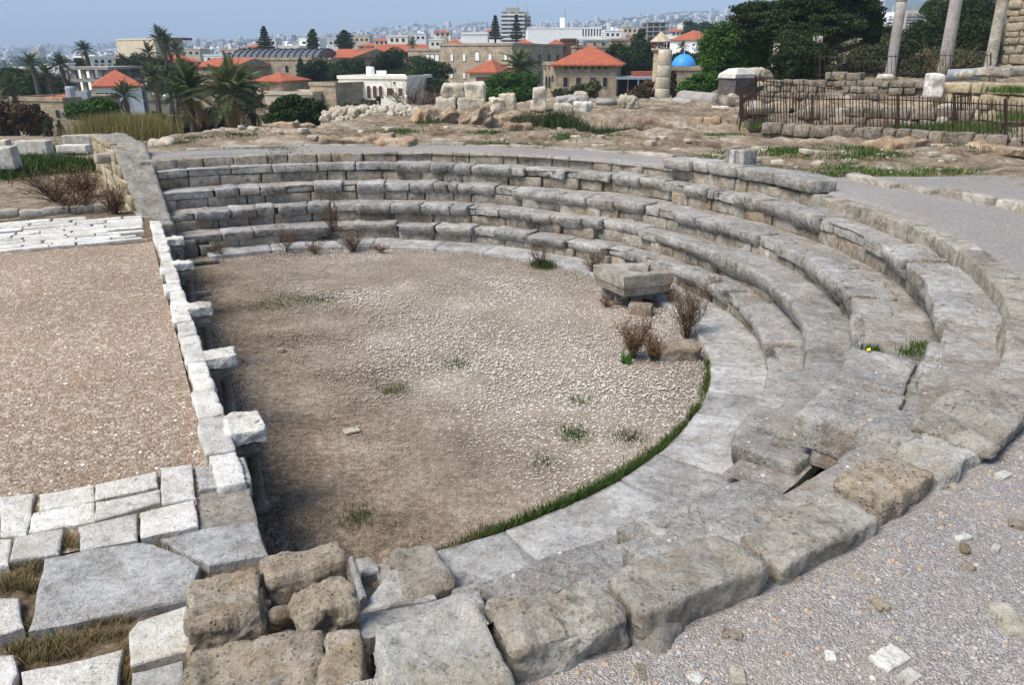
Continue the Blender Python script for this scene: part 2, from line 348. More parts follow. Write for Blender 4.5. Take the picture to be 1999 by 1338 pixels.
M['cobble'] = pebble_mat('orchestra_cobble', [(0, (.17, .13, .09)), (.35, (.31, .26, .205)), (.75, (.45, .405, .345)), (1, (.60, .56, .50))])
M['pebble'] = pebble_mat('gravel_pebble', [(0, (.19, .168, .15)), (.5, (.31, .28, .257)), (.92, (.42, .385, .352)), (.96, (.33, .20, .085)), (1, (.54, .51, .46))])
M['stagepeb'] = pebble_mat('stage_pebble', [(0, (.2, .13, .08)), (.5, (.37, .28, .2)), (.9, (.54, .45, .36)), (1, (.72, .68, .62))])
M['grass'] = leaf_mat('green_grass', (.02, .045, .012), (.10, .16, .035), brk=.25)
M['drygrass'] = leaf_mat('dry_grass', (.10, .065, .03), (.30, .22, .11), brk=0)
M['twig'] = plain('dry_twig', (.075, .045, .028), .3, 8)
M['deadleaf'] = leaf_mat('dead_leaf', (.085, .045, .022), (.25, .145, .07), brk=0)
M['bark'] = plain('bark', (.085, .065, .05), .35, 6, .95, .02)
M['pine'] = leaf_mat('pine_foliage', (.010, .019, .007), (.050, .068, .022))
M['tree'] = leaf_mat('dark_foliage', (.010, .021, .008), (.055, .085, .024))
M['bright'] = leaf_mat('bright_foliage', (.016, .045, .010), (.085, .17, .028), brk=.05)
M['olive'] = leaf_mat('olive_foliage', (.03, .036, .018), (.11, .12, .055))
M['palm'] = leaf_mat('palm_foliage', (.028, .042, .018), (.16, .185, .08), br=(.16, .12, .06), brk=.2)
M['reed'] = leaf_mat('reed_foliage', (.085, .08, .03), (.30, .25, .09))
M['brownbush'] = leaf_mat('brown_foliage', (.045, .028, .018), (.13, .085, .045))
M['iron'] = plain('rusty_iron', (.042, .024, .016), .4, 10, .75)
M['metal'] = plain('grey_sheet_metal', (.30, .32, .35), .15, 3, .5)
M['plaster'] = plain('cream_plaster', (.82, .77, .64), .12, 2)
M['whitewall'] = plain('white_plaster', (.80, .79, .75), .08, 1)
M['beige'] = plain('beige_render', (.55, .46, .33), .15, .8)
M['slate2'] = None; M['concrete'] = plain('raw_concrete', (.33, .30, .26), .25, .8)
M['townwall'] = plain('town_wall', (.70, .67, .64), .3, .05)
M['towntan'] = plain('town_tan', (.50, .40, .31), .3, .05)
M['glass'] = plain('dark_glass', (.018, .018, .022), .3, 1, .3); M['townglass'] = plain('far_window', (.20, .20, .21), .2, .1, .6)
M['shutter'] = plain('brown_shutter', (.12, .055, .035), .3, 3)
M['brick'] = brick_mat('house_masonry', (.37, .29, .19), (.26, .205, .14), (.22, .18, .13))
M['brick2'] = brick_mat('pale_masonry', (.44, .35, .24), (.33, .265, .18), (.27, .22, .16), .7, .32)
M['castle'] = brick_mat('castle_masonry', (.31, .255, .17), (.21, .175, .12), (.10, .08, .06), .9, .42)
M['tile'] = tile_mat('red_roof_tile', (.45, .125, .06), (.29, .085, .045))
M['tile2'] = tile_mat('old_roof_tile', (.42, .12, .055), (.27, .085, .045))
M['blue'] = plain('blue_dome_paint', (.05, .28, .68), .1, 2, .45)
M['slate'] = plain('dark_roof_metal', (.085, .095, .105), .2, .5, .5)
M['skin'] = plain('skin', (.45, .28, .2), .05); M['black'] = plain('black_cloth', (.012, .012, .014), .1); M['yellow'] = plain('yellow_plastic', (.8, .62, .05), .05, 3, .4)
M['hillside'] = None
k = NT('hillside_ground'); p = k.pos(); f = k.noise(p, .012, 7, .65)
M['hillside'] = k.done(k.ramp(f, [(.36, (.035, .048, .028)), (.52, (.07, .075, .045)), (.66, (.22, .175, .125))]), None, .95)
k = NT('mound_earth'); p = k.pos(); f = k.noise(p, .8, 8, .7); g = k.noise(p, 5, 7, .75, 3.)
c = k.ramp(k.math('ADD', k.math('MULTIPLY', f, .55), k.math('MULTIPLY', g, .45)), [(.40, (.12, .08, .048)), (.475, (.26, .19, .122)), (.54, (.37, .295, .205)), (.61, (.54, .475, .375))])
gm = k.math('MULTIPLY', k.mr(k.noise(p, .55, 6, .7, 11.), .56, .64, 0, 1), k.mr(k.noise(p, 7, 4, .7, 5.), .4, .6, 0, 1)); c = k.mix(k.math('MULTIPLY', gm, .75), c, (.055, .085, .025))
vs = k.n('SeparateColor', Color=k.vor(p, 16, 'Color')).outputs[0]; vd = k.vor(p, 16)
c = k.mix(k.math('MULTIPLY', k.mr(vs, .8, .84, 0, 1), k.mr(vd, .25, .32, .6, 0)), c, (.58, .53, .46))
far = k.mr(k.n('SeparateXYZ', Vector=p).outputs[1], 42, 75, 0, 1); c = k.mix(far, c, k.ramp(f, [(.35, (.05, .06, .03)), (.6, (.14, .12, .075))]))
M['earth'] = k.done(c, k.bump(g, 1., .10, k.bump(f, 1., .35)), .96)
k = NT('orchestra_soil'); p = k.pos(); f = k.noise(p, .9, 7, .7); g = k.noise(p, 14, 6, .75)
c = k.ramp(k.math('ADD', k.math('MULTIPLY', f, .5), k.math('MULTIPLY', g, .5)), [(.40, (.085, .06, .038)), (.5, (.20, .15, .104)), (.6, (.36, .295, .225))])
ns = k.n('VectorMath', operation='DOT_PRODUCT'); k.set(ns.inputs[0], p); ns.inputs[1].default_value = (.8996, .437, 0); dd = k.math('ADD', ns.outputs['Value'], k.math('MULTIPLY', f, 2.4)); c = k.mix(k.mr(dd, 2.3, 4.6, 0, .42), c, (.385, .325, .26))
v = k.vor(p, 60); M['soil'] = k.done(k.scale_col(c, k.mr(v, .05, .7, 1.15, .7)), k.bump(k.math('SUBTRACT', g, k.math('MULTIPLY', v, .3)), .7, .010), .96)
k = NT('joint_soil'); p = k.pos(); g = k.noise(p, 18, 7, .75); M['joint'] = k.done(k.ramp(g, [(.35, (.05, .035, .022)), (.5, (.14, .10, .06)), (.65, (.26, .20, .13))]), k.bump(g, .9, .03), .96)

# ================================================================== THE SETTING
def low_level(y):
    return np.interp(y, [0, 24, 30, 45, 60, 80, 110, 140, 200, 300, 420, 1500], [.74, .72, .45, -.9, -1.3, -2.2, -4.2, -5.5, -7, -8, -9, -9])
YE = ([-60, -11, -8.6, -7.9, -5.6, -4.6, -3, 1, 8, 20, 60], [14, 16, 18.5, 20.5, 22.5, 29, 34, 36, 38, 44, 60])
def rocky(x, y):
    b = fbm2(x, y, .55, 5, 2, .55); s = np.abs(fbm2(x*.35+y*.12, y*1.1, .8, 4, 8))
    return .10*b+.10*(.42-s)+.05*fbm2(x, y, 2.6, 4, 12, .6)-.10*(np.abs(fbm2(x*.8, y*1.6, .9, 3, 14)) < .07)
def ground_z(x, y):
    x = np.asarray(x, float); y = np.asarray(y, float)
    s = (x-S0[0])*EV[0]+(y-S0[1])*EV[1]; t = (x-S0[0])*NV[0]+(y-S0[1])*NV[1]; r = np.hypot(x-C[0], y-C[1]); az = np.degrees(np.arctan2(y-C[1], x-C[0]))
    ye = np.interp(x, *YE)
    amp = sstep(8.6, 10.5, r)*sstep(-.5, 1.5, t)*np.where((az > -5) & (az < 150), 1, 0)*(1-sstep(48, 60, y))
    top = 1.46+amp*rocky(x, y)+.012*fbm2(x, y, 2.5, 3)
    # terraces of the ruins on the right
    ru = sstep(8.5, 11, x)*sstep(24.5, 28, y); top = top+ru*.75
    top = top-.55*sstep(1.6, 2.6, x)*(1-sstep(8.0, 9.2, x))*sstep(21.2, 22.2, y)*(1-sstep(25, 26.5, y))
    near = np.interp(az, [-180, -60, -20, 5, 180], [1.28, 1.28, 1.36, 1.45, 1.45])-1.46
    top = top+near*(1-sstep(9, 12, r))
    lo = low_level(y)+.05*fbm2(x, y, .5, 4, 4)*sstep(13, 20, y)
    k = (1-sstep(-.4, 4.5, y-ye))*sstep(-.45, -.15, t)
    z = lo+(top-lo)*k
    basin = (r < 7.5) & (t > -.15)
    z = np.where(basin, -.4, z)
    z = np.where((t <= -.15) & (s < 12.4), np.minimum(z, ZS-.10), z)
    return z
xs = np.concatenate([-np.geomspace(6000, 42, 24), np.arange(-40, -16, 1.), np.arange(-16, 24, .2), np.arange(24, 60, 1.), np.geomspace(60, 6000, 24)])
ys = np.concatenate([np.linspace(-60, -4, 12), np.arange(-3, 42, .2), np.arange(42, 150, 3.), np.geomspace(150, 7000, 30)])
X, Y = np.meshgrid(xs, ys, indexing='ij'); Z = ground_z(X, Y)
g = MB(); g.add(np.stack([X, Y, Z], -1).reshape(-1, 3), [grid_faces(len(xs), len(ys))])
tag(g.build('ground', M['earth'], smooth=True, origin=(0, 0, 0)), kind='structure')

# hills behind the town
SKX = [-400, 0, 300, 500, 650, 750, 850, 950, 1100, 1200, 1300, 1400, 1500, 1700, 2000, 2400]
SKY = [112, 104, 93, 80, 70, 62, 54, 50, 44, 33, 22, 17, 8, -12, -60, -90]
def hill_z(px, f):
    """height at picture column px on the slope, f = 0 foot .. 1 crest"""
    D = 2700.; d = 420+(D-420)*f; dep = PITCH+np.arctan((np.interp(px, SKX, SKY)-669)/FPX)
    H = CH-D*np.tan(dep); return -9+(H+9)*np.power(f, 1.25), d
pxs = np.linspace(-450, 2450, 150); fs = np.concatenate([np.linspace(0, 1, 46), [1.12, 1.3]])
PX, FF = np.meshgrid(pxs, fs, indexing='ij'); HZ, HD = hill_z(PX, np.minimum(FF, 1)); HZ = np.where(FF > 1, HZ*.6-(FF-1)*120, HZ); HD = np.where(FF > 1, 420+2280*FF, HD)
HX = (PX-999.5)/FPX*HD/.96; HZ = HZ+sstep(.05, .3, FF)*(9*fbm2(HX/300, HD/420, 1., 4, 6))*np.where(FF > .93, .6, 1)
g = MB(); g.add(np.stack([HX, HD, HZ], -1).reshape(-1, 3), [grid_faces(len(pxs), len(fs))])
tag(g.build('hills', M['hillside'], smooth=True, origin=(0, 420, -9)), kind='structure')

# orchestra floor
def in_orch(x, y, r=4.95): s, t = to_st(x, y); return (np.hypot(x-C[0], y-C[1]) < r) & (t > .0)
ra = np.linspace(0, 1, 40); aa = np.radians(np.linspace(-180, 180, 145))
g = MB(); RR, AA = np.meshgrid(ra, aa, indexing='ij'); ox = C[0]+RR*5.6*np.cos(AA); oy = C[1]+RR*5.6*np.sin(AA)
s_, t_ = to_st(ox, oy); sh = np.minimum(t_+.12, 0); ox = ox-NV[0]*sh; oy = oy-NV[1]*sh
g.add(np.stack([ox, oy, .012*fbm2(ox, oy, 1.3, 3)-.006], -1).reshape(-1, 3), [grid_faces(40, 145)])
tag(g.build('orchestra_floor', M['soil'], smooth=True, origin=(C[0], C[1], 0)), kind='structure')
# cobbles laid in the floor
n = 150000; a = rng.random(n)*2*math.pi; r = 4.88*np.sqrt(rng.random(n)); P = np.stack([C[0]+r*np.cos(a), C[1]+r*np.sin(a)], 1)
s_, t_ = to_st(P[:, 0], P[:, 1])
bare = .55*fbm2(P[:, 0], P[:, 1], .5, 4, 21)+.25*fbm2(P[:, 0], P[:, 1], 2.2, 3, 22)
cover = sstep(.35, 2.5, t_+1.1*bare+.35*np.minimum(0, (P[:, 1]-5.5)))*(1-.75*sstep(.22, .6, bare))
keep = (t_ > .1) & (rng.random(n) < cover*.5+.2); P = P[keep]; cover = cover[keep]; m = len(P)
rad = .0050+.0085*rng.random(m)**2.2*np.clip(cover+.2, 0, 1); rad *= np.where(rng.random(m) < .02, 1.4, 1)
dirn = np.arctan2(P[:, 1]-C[1], P[:, 0]-C[0])+1.2+.5*rng.standard_normal(m)
g = MB(); pebbles(g, P, 0.004, rad, 1.5, dirn, .24, tint=np.clip(.55*rng.random(m)+.42*cover-.08+.26*fbm2(P[:, 0], P[:, 1], .8, 4, 31), 0, 1), n=5)
tag(g.build('cobbles', M['cobble'], smooth=True, origin=(C[0], C[1], 0)), kind='stuff')

# gravel walkway around the top and in the foreground
azs = np.concatenate([np.linspace(-76.5, 30, 150), np.linspace(31, 126, 90)]); ff = np.concatenate([np.linspace(0, .25, 22), np.linspace(.28, 1, 26)])
ro = np.interp(azs, [-80, -8, 4, 19, 25, 126], [16, 16, 13.5, 11.4, 8.5, 8.25])+.12*fbm(np.c_[azs*.25, azs*0, azs*0], 1, 3)
AZ, F2 = np.meshgrid(azs, ff, indexing='ij'); RG = 7.27+(ro[:, None]-7.27)*F2; x, y = pol(RG, AZ)
zp = np.interp(AZ, [-80, -60, -20, 5, 126], [1.325, 1.335, 1.395, 1.46, 1.472])+.018*fbm2(x, y, 1.2, 4, 3); zp = zp-.065*(1-sstep(7.39, 7.52, RG))*np.where(AZ > -40, 1, .4)
out_ = sstep(.9, 1., F2)*np.where(AZ > 4, 1, 0); zp = np.maximum(zp+.012, np.where(RG > 7.75, ground_z(x, y)+.006, -9)*(1-out_)+(ground_z(x, y)-.03)*out_)
g = MB(); g.add(np.stack([x, y, zp], -1).reshape(-1, 3), [grid_faces(len(azs), len(ff))[:, ::-1]])
path = tag(g.build('gravel_path', M['path'], smooth=True, origin=(C[0], C[1], 1.4)), kind='structure')
from mathutils.bvhtree import BVHTree
def bvh_of(o):
    me = o.data; l = o.location; return BVHTree.FromPolygons([tuple(v.co+l) for v in me.vertices], [tuple(p_.vertices) for p_ in me.polygons])
bvp = bvh_of(path)
def path_z(x, y):
    h = bvp.ray_cast((x, y, 6), (0, 0, -1)); return h[0].z if h[0] else float(ground_z(np.array([x]), np.array([y]))[0])
n = 17000; d = 2.0+9*rng.random(n)**2.2; u = (rng.random(n)-.12)*1.1; P = np.stack([d*u*.85, d], 1)
rr = np.hypot(P[:, 0]-C[0], P[:, 1]-C[1]); P = P[(rr > 7.45) & (P[:, 0] > -.2)]
P = np.array([q for q in P if bvp.ray_cast((q[0], q[1], 6), (0, 0, -1))[0]]); zz = np.array([path_z(*q) for q in P]); m = len(P)
g = MB(); rd = .0022+.003*rng.random(m)**2+.007*rng.random(m)**16; pebbles(g, P, zz, rd, 1.25, None, .9, n=5)
# ochre gravel along the foot of the rim stones
a = -72+34*rng.random(240)**1.2; x, y = pol(7.48+.14*np.abs(rng.standard_normal(240)), a); P = np.stack([x, y], 1); zz = np.array([path_z(*q) for q in P])
pebbles(g, P, zz, .004+.006*rng.random(len(P)), 1.2, None, 1., tint=.97+0*x, n=6)
tag(g.build('gravel', M['pebble'], smooth=True, origin=(0, 2, 1.3)), kind='stuff')

# stage floor
g = MB(); ss = np.linspace(.55, 9.6, 60); tt = np.linspace(-.17, -9, 60); SS, TT = np.meshgrid(ss, tt, indexing='ij'); x = S0[0]+EV[0]*SS+NV[0]*TT; y = S0[1]+EV[1]*SS+NV[1]*TT
g.add(np.stack([x, y, ZS-.035+.015*fbm2(x, y, .9, 4, 5)], -1).reshape(-1, 3), [grid_faces(60, 60)])
stf = tag(g.build('stage_floor', M['stagefloor'], smooth=True, origin=(*st(5, -3), ZS)), kind='structure')
n = 26000; s_ = .75+8.3*rng.random(n)**1.6; t_ = -.2-4.5*rng.random(n); P = np.stack([S0[0]+EV[0]*s_+NV[0]*t_, S0[1]+EV[1]*s_+NV[1]*t_], 1)
g = MB(); pebbles(g, P, ZS-.037+.015*fbm2(P[:, 0], P[:, 1], .9, 4, 5), .005+.011*rng.random(n)**3, 1.3, None, .6, n=5)
tag(g.build('stage_gravel', M['stagepeb'], smooth=True, origin=(*st(5, -3), ZS)), kind='stuff')
# soil under the paving at both ends of the stage
g = MB()
for (s0, s1, z) in ((-3.2, .75, ZS-.055), (8.9, 11.7, ZS-.045)):
    ss = np.linspace(s0, s1, 50); tt = np.linspace(-.0 if s0 < 0 else -.02, -9, 70); SS, TT = np.meshgrid(ss, tt, indexing='ij'); x = S0[0]+EV[0]*SS+NV[0]*TT; y = S0[1]+EV[1]*SS+NV[1]*TT
    g.add(np.stack([x, y, z+.018*fbm2(x, y, 3, 4, 5)], -1).reshape(-1, 3), [grid_faces(50, 70)])
tag(g.build('joint_soil', M['joint'], smooth=True, origin=(*st(0, -2), ZS-.05)), kind='structure')

# ================================================================== THE THEATRE
TZ = [.06, .34, .65, .96, 1.28, 1.455]
RB = [5.46, 5.79, 6.17, 6.75, 7.18]
TOPPX = [[(350,463),(434,456),(525,450.6),(641,440),(691,435),(778,440),(848,442),(924,445.6),(971,451),(1100,473.6),(1185,484)],
 [(336,417),(380,415.6),(497,405),(644,398),(694,398),(761,402),(876,403.6),(974,409),(1072,421),(1174,431.6),(1241,438.6)],
 [(325,368),(400,361),(500,358),(620,354),(694,352),(798,349),(966,361),(1010,370),(1130,385),(1258,401)],
 [(308,328),(400,324),(520,319),(640,314),(771,317),(880,322),(995,328),(1100,333),(1192,337),(1297,348)],
 [(298,313),(385,307.7),(542,301),(600,300),(701,298),(775,296),(880,298),(985,301),(1107,307),(1206,316),(1300,325)]]
RT = []
for i, pts in enumerate(TOPPX):
    q = sorted(az_of(px, py, TZ[i+1]) for px, py in pts); A = [v[0] for v in q]; Rr = [v[1] for v in q]
    Rr = [min(max(v, RB[i]-.16), RB[i]+.2) for v in Rr]
    RT.append(([-90, 38]+A, [RB[i], RB[i]]+Rr))
def Rt(i, az): return float(np.interp(az, *RT[i]))
AZ_END = [126, 126.5, 127, 127, 127]
def azp(px, i):
    """azimuth where picture column px meets the top front edge of tier i"""
    best = None
    for a in np.linspace(-45, 127, 1721):
        r = Rt(i, a); x, y = pol(r, a); D = y*cp-(TZ[i+1]-CH)*sp; q = abs(999.5+FPX*x/D-px)
        if best is None or q < best[0]: best = (q, a)
    return best[1]
SLABS = [   # overhanging seat slabs as picture columns, with their joints
 [(434,495,644),(690,770),(778,847),(849,924),(962,1030,1100),(1101,1181),(1314,1362,1412),(1446,1500)],
 [(380,448,499,535),(542,600,644),(695,760,820,878,912),(972,1017,1072,1135,1172,1241),(1278,1330,1385,1432,1476)],
 [(418,467),(509,557),(612,668),(694,749),(798,846,872,892,966),(998,1040,1088,1143,1197,1258),(1314,1360,1400,1476),],
 [(771,840,886,919,995),(1192,1250,1297),(1334,1378),(1432,1485,1540,1594)],
 []]
EXTRA = [[(-15.5,-22,-29,-36.5)], [(-1,-7),(-9,-15)], [(4,-1.5,-7,-12),(-28,-35,-42.5)], [(-3,-8.5),(-11,-19,-26.5)], []]
rows_lab = ['lowest curved row of moulded stone seats behind the white kerb', 'second curved row of stone seats up from the orchestra floor', 'third curved row of stone seats, midway up the theatre', 'fourth curved row of stone seats, just below the top wall', 'curved top course of squared stones edging the gravel walkway']
for i in range(5):
    x, y = pol(RB[i], 60); row = empty('seat_row' if i < 4 else 'rim_wall', (x, y, TZ[i]), rows_lab[i], 'seat row' if i < 4 else 'wall', 'curved stone seat rows of the theatre' if i < 4 else None)
    z0, z1 = TZ[i], TZ[i+1]; zm = z0+(z1-z0)*.52
    iv = [sorted([azp(p_, i) for p_ in s_]) for s_ in SLABS[i]]+[sorted(e) for e in EXTRA[i]]
    iv.sort()
    A_END = AZ_END[i]; a_start = -47 if i < 4 else -40
    # tread behind the seats
    ta = np.linspace((-36, -46.5, -42, -60, 0)[i], A_END+.6, 200); g = MB()
    if i < 4:
        r0 = np.array([Rt(i, a)+.06 for a in ta]); r1 = np.array([Rt(i+1, a)+.12 for a in ta]); tr = np.linspace(0, 1, 7)
        TA, TR = np.meshgrid(ta, tr, indexing='ij'); RR = r0[:, None]*(1-TR)+r1[:, None]*TR; x, y = pol(RR, TA)
        dz = -.025+.016*fbm2(x, y, 2.5, 4, i+40)-np.interp(TA, [-70, -50, -38], [.16, .07, 0])
        g.add(np.stack([x, y, z1+dz], -1).reshape(-1, 3), [grid_faces(200, 7)[:, ::-1]])
        g.build('tread', M['tread'], row, smooth=True)
    if i < 4:
        g = MB(); ba = np.linspace((-36, -46, -42, -46)[i], A_END, 160); rb_ = np.array([Rt(i, q)+.22 for q in ba]); x, y = pol(rb_, ba); zt_ = np.full(160, z1-.05); zt_[ba < -14] = z1-.16
        g.add(np.concatenate([np.stack([x, y, np.full(160, z0-.05)], 1), np.stack([x, y, zt_], 1)]), [grid_faces(2, 160)]); g.build('backing', M['riser'], row, smooth=True)
    # lower riser course
    def course(za, zb, ra, dep, lo, hi, skip, mean, nm, mat, jag=.015, und=0., bev=.02, zj=0., gap=.06):
        a = lo
        while a < hi-.6:
            L = mean*(.55+.95*rng.random()); b = min(hi, a+math.degrees(L/RB[i]))
            if hi-b < 1.2: b = hi
            hit = [v for v in skip if not (b <= v[0]+.01 or a >= v[-1]-.01)]
            if hit:
                if a < hit[0][0]-1.: b = hit[0][0]
                else: a = max(a+.01, hit[0][-1]); continue
            am = (a+b)/2; r = Rt(i, am)+ra+jag*(rng.random()-.5)*2; g = MB()
            ero = rng.random() < .25 and nm != 'riser_block'
            arc_block(g, a+gap*(.5+rng.random()), b-gap*(.5+rng.random()), r, r+dep, za, zb-zj*rng.random()-.006-(.035*rng.random() if ero else .006*rng.random()), bev=bev*(.7+.8*rng.random()), amp=.010+.009*ero, warp=.014+.02*ero, res=.06, under=und)
            g.build(nm, M[mat], row, smooth=True); a = b
    rec = .085 if i < 4 else 0
    if i < 4:
        course(z0-.03, zm, rec, .26, (-36.5, -46, -42.4, -46)[i], A_END, [], .58, 'riser_block', 'riser', .012, 0, .014)
        for s_ in iv:
            for a, b in zip(s_[:-1], s_[1:]):
                am = (a+b)/2; r = Rt(i, am); g = MB(); near_ = am < 15
                arc_block(g, a+.09, b-.09, r-.03, r+(.46 if near_ else .36)+.05*rng.random(), zm-.03+(0 if i else -.02)-(.05 if near_ else 0), z1+.014*rng.random()+(.02 if near_ else 0), bev=.02+.014*rng.random(), amp=.017, warp=.03, res=.055, lim=22, under=.08 if i else .13)
                g.build('seat_slab', M['seat'], row, smooth=True)
        course(zm, z1, rec-.03, .30, -16, A_END, iv, .6, 'flush_block', 'seat', .03, 0, .014)
        course(z0-.04, z1-(.13 if i == 1 else .02), .02, .38, (-36.6, -47, -42.6, -47)[i], -16, iv if i in (0, 2, 3) else [], .5, 'broken_block', 'seat', .10, .03, .026, .10, .3)
        # the near side lies ruined: low worn slabs sunk in the fill
        course(z0-.1, z1-.09, .06, .40, -69+i, (-49, -47, -49, -47)[i], [], .55, 'sunk_slab', 'seat', .11, .02, .022, .11, .35)
    else:
        course(z0-.05, z1, 0, .22, 2, A_END, [], .48, 'rim_block', 'riser', .012, 0, .016)
        course(z0-.05, z1+.01, 0, .26, -43, 2, [], .7, 'rim_block', 'rim', .012, 0, .018)
# capping slabs lying on the rim
def piece(name, mb, mat, label, cat, group=None, smooth=True):
    return tag(mb.build(name, M[mat], smooth=smooth), label, cat, group)
cap_t = empty('capping_slab', (*pol(7.3, 33), 1.46), 'line of overhanging capping slabs laid along the top of the rim wall', 'slab')
ca = [az_of(p_, q_, 1.60)[0] for p_, q_ in ((1328, 308), (1378, 315), (1404, 320), (1445, 330), (1512, 343), (1606, 357))]
for a, b in zip(ca[:-1], ca[1:]):
    g = MB(); am = (a+b)/2; lo_ = b > ca[2]; arc_block(g, min(a, b)+.05, max(a, b)-.05, 7.02-(.0 if lo_ else -.06), 7.6, 1.455, 1.635 if am < 42 else 1.59, bev=.035, amp=.012, warp=.02, under=.05); g.build('cap_stone', M['seat'], cap_t, smooth=True)
bl = empty('upright_block', (*pol(7.75, 40), 1.6), 'row of three pale squared blocks set on top of the capping slabs', 'block')
for x0, x1 in ((1428, 1450), (1450, 1484), (1485, 1532)):
    a0, a1 = [az_of(q, 320, 1.60)[0] for q in (x0, x1)]; g = MB(); arc_block(g, min(a0, a1)+.05, max(a0, a1)-.05, 7.34, 7.66, 1.62, 1.87, bev=.025, amp=.01, warp=.015); g.build('squared_stone', M['seat'], bl, smooth=True)
# low outer kerb of the walkway
oc = empty('outer_kerb', (*pol(8.4, 60), 1.46), 'low line of worn kerb stones along the outside of the gravel walkway', 'kerb')
a = 2.
while a < 125:
    L = .5+.6*rng.random(); b = a+math.degrees(L/8.4)
    if not (21 < a < 47 and rng.random() < .8):
        rr_ = np.interp(a, [0, 22, 45, 126], [8.95, 8.4, 8.35, 8.28]); g = MB(); x, y = pol(rr_+.1, a); z = path_z(x, y); hh = .10 if a < 25 else .06
        arc_block(g, a+.05, b-.05, rr_, rr_+.2, z-.12, z+hh*(.8+.5*rng.random()), bev=.03, amp=.015, warp=.03); g.build('kerb_stone', M['rim'], oc, smooth=True)
    a = b
# white paving kerb around the orchestra
kb = empty('orchestra_kerb', (*pol(5.15, 60), 0), 'ring of flat pale paving slabs around the cobbled orchestra floor', 'kerb')
a = -70.5
while a < 122:
    b = min(122.5, a+math.degrees((.55+.75*rng.random())/5.1)); g = MB()
    arc_block(g, a+.04, b-.04, 4.87, 5.60, -.12, .055+.008*rng.random(), bev=.012, amp=.006, warp=.008, res=.1); g.build('paving_slab', M['kerb'], kb, smooth=True); a = b
# near end of the seats: sloping worn bedding between kerb and rim
g = MB(); ta = np.linspace(-72.5, -36, 120); tr = np.linspace(0, 1, 46); TA, TR = np.meshgrid(ta, tr, indexing='ij'); RR = 5.42+TR*1.85; x, y = pol(RR, TA)
zf = np.interp(TR, [0, .12, .3, .55, .8, 1], [.03, .06, .3, .66, 1.05, 1.33]); e_ = fbm2(x, y, 2.2, 5, 50); zf = zf+.07*e_*sstep(.08, .3, TR)+.05*np.floor(e_*2.5)/2.5*sstep(.1, .3, TR)-np.interp(TA, [-46, -37], [0, .9]); zf = np.maximum(zf, .03+.05*e_)
g.add(np.stack([x, y, zf], -1).reshape(-1, 3), [grid_faces(120, 46)[:, ::-1]])
piece('stone_bedding', g, 'tread', 'sloping worn stone bedding between the rim blocks and the white kerb', 'masonry')

# ---- rim stones in the foreground, each a stone of its own
def ring_stone(px0, px1, mat, label, r0=7.17, r1=7.46, z1=1.44, name='rim_stone', amp=.018, warp=.028, py=(1180, 1180), bev=.020, z0=1.1, freq=6.):
    a0 = az_of(px0, py[0], z1)[0]; a1 = az_of(px1, py[1], z1)[0]; g = MB()
    arc_block(g, min(a0, a1)+.1, max(a0, a1)-.1, r0, r1, z0, z1, bev=bev, amp=amp, warp=warp, res=.018, freq=freq, lim=46); return piece(name, g, mat, label, 'stone', 'big worn stones edging the near side of the theatre')
ring_stone(722, 938, 'pale', 'pale grey rectangular stone with a smooth top at the bottom of the photo', 7.17, 7.58, 1.47, py=(1235, 1180), amp=.016, warp=.03)
ring_stone(945, 1175, 'rim', 'pitted brownish stone right of the pale grey block in the foreground', 7.18, 7.45, 1.44, py=(1180, 1130), amp=.03, freq=8)
ring_stone(1185, 1420, 'rim', 'long buff stone with a flat top and a step at its right end', 7.17, 7.44, 1.45, py=(1130, 1042), amp=.014)
ring_stone(1428, 1640, 'rim', 'wide yellowish stone slab left of the broken orange stones', 7.16, 7.42, 1.43, py=(1040, 962), amp=.018)
ring_stone(1655, 1790, 'pier', 'broken orange brown stone split in layers on the rim', 7.16, 7.40, 1.45, py=(957, 905), amp=.022, warp=.04)
ring_stone(1755, 1895, 'pale', 'chalky white worn stone above the broken orange stone', 7.08, 7.36, 1.44, py=(900, 830), amp=.028, warp=.06)
ring_stone(1840, 1985, 'rim', 'flat brown lipped slab overhanging the gravel at right', 7.05, 7.5, 1.46, py=(850, 760), amp=.025, warp=.05, z0=1.36, bev=.04)
for px, py, l in ((1235, 1185, 'grey mortar patch between the pitted stone and the long buff stone'), (1490, 1085, 'grey mortar patch between the buff stone and the yellowish slab'), (1000, 1255, 'grey mortar patch beside the pale grey block'), (1730, 1000, 'grey mortar patch under the broken orange stone')):
    a, r = az_of(px, py, 1.36); x, y = pol(7.37, a); g = MB(); stone_block(g, (x, y, 1.235), (.11, .10, .10), rot=R_(a)+.5, bev=.04, amp=.035, res=.02, lim=24, tilt=(.25, .2)); piece('mortar_patch', g, 'mortar', l, 'mortar')
# ---- ruined pier at the near end of the stage
def pier_block(px, z1, hx, hy, h, rot, mat, label, amp=.025, tilt=(0, 0), bev=.028, warp=.03, name='pier_block', freq=7.):
    x, y, z = at_z(*px, z1); g = MB(); stone_block(g, (x, y, z1-h), (hx, hy, h), rot=rot, tilt=tilt, bev=bev, amp=amp, warp=warp, res=.018, freq=freq, lim=40); return piece(name, g, mat, label, 'block', 'worn blocks of the ruined pier')
PR = R_(22)
pier_block((436, 1175), .98, .165, .20, .30, PR, 'pier', 'brown eroded block with a mortar top left of the hole in the pier', amp=.026, tilt=(-.12, 0))
pier_block((592, 1100), .93, .21, .12, .28, PR, 'pier', 'tan cracked block at the back of the pier, beside the stage corner', amp=.018, tilt=(-.1, 0))
pier_block((632, 1185), 1.04, .135, .12, .34, PR, 'pier', 'honeycombed tan block right of the hole in the pier', amp=.03, tilt=(-.1, .0), freq=11)
pier_block((495, 1310), 1.24, .25, .165, .4, R_(14), 'pier', 'large orange porous block at the bottom edge of the photo', amp=.022, freq=9)
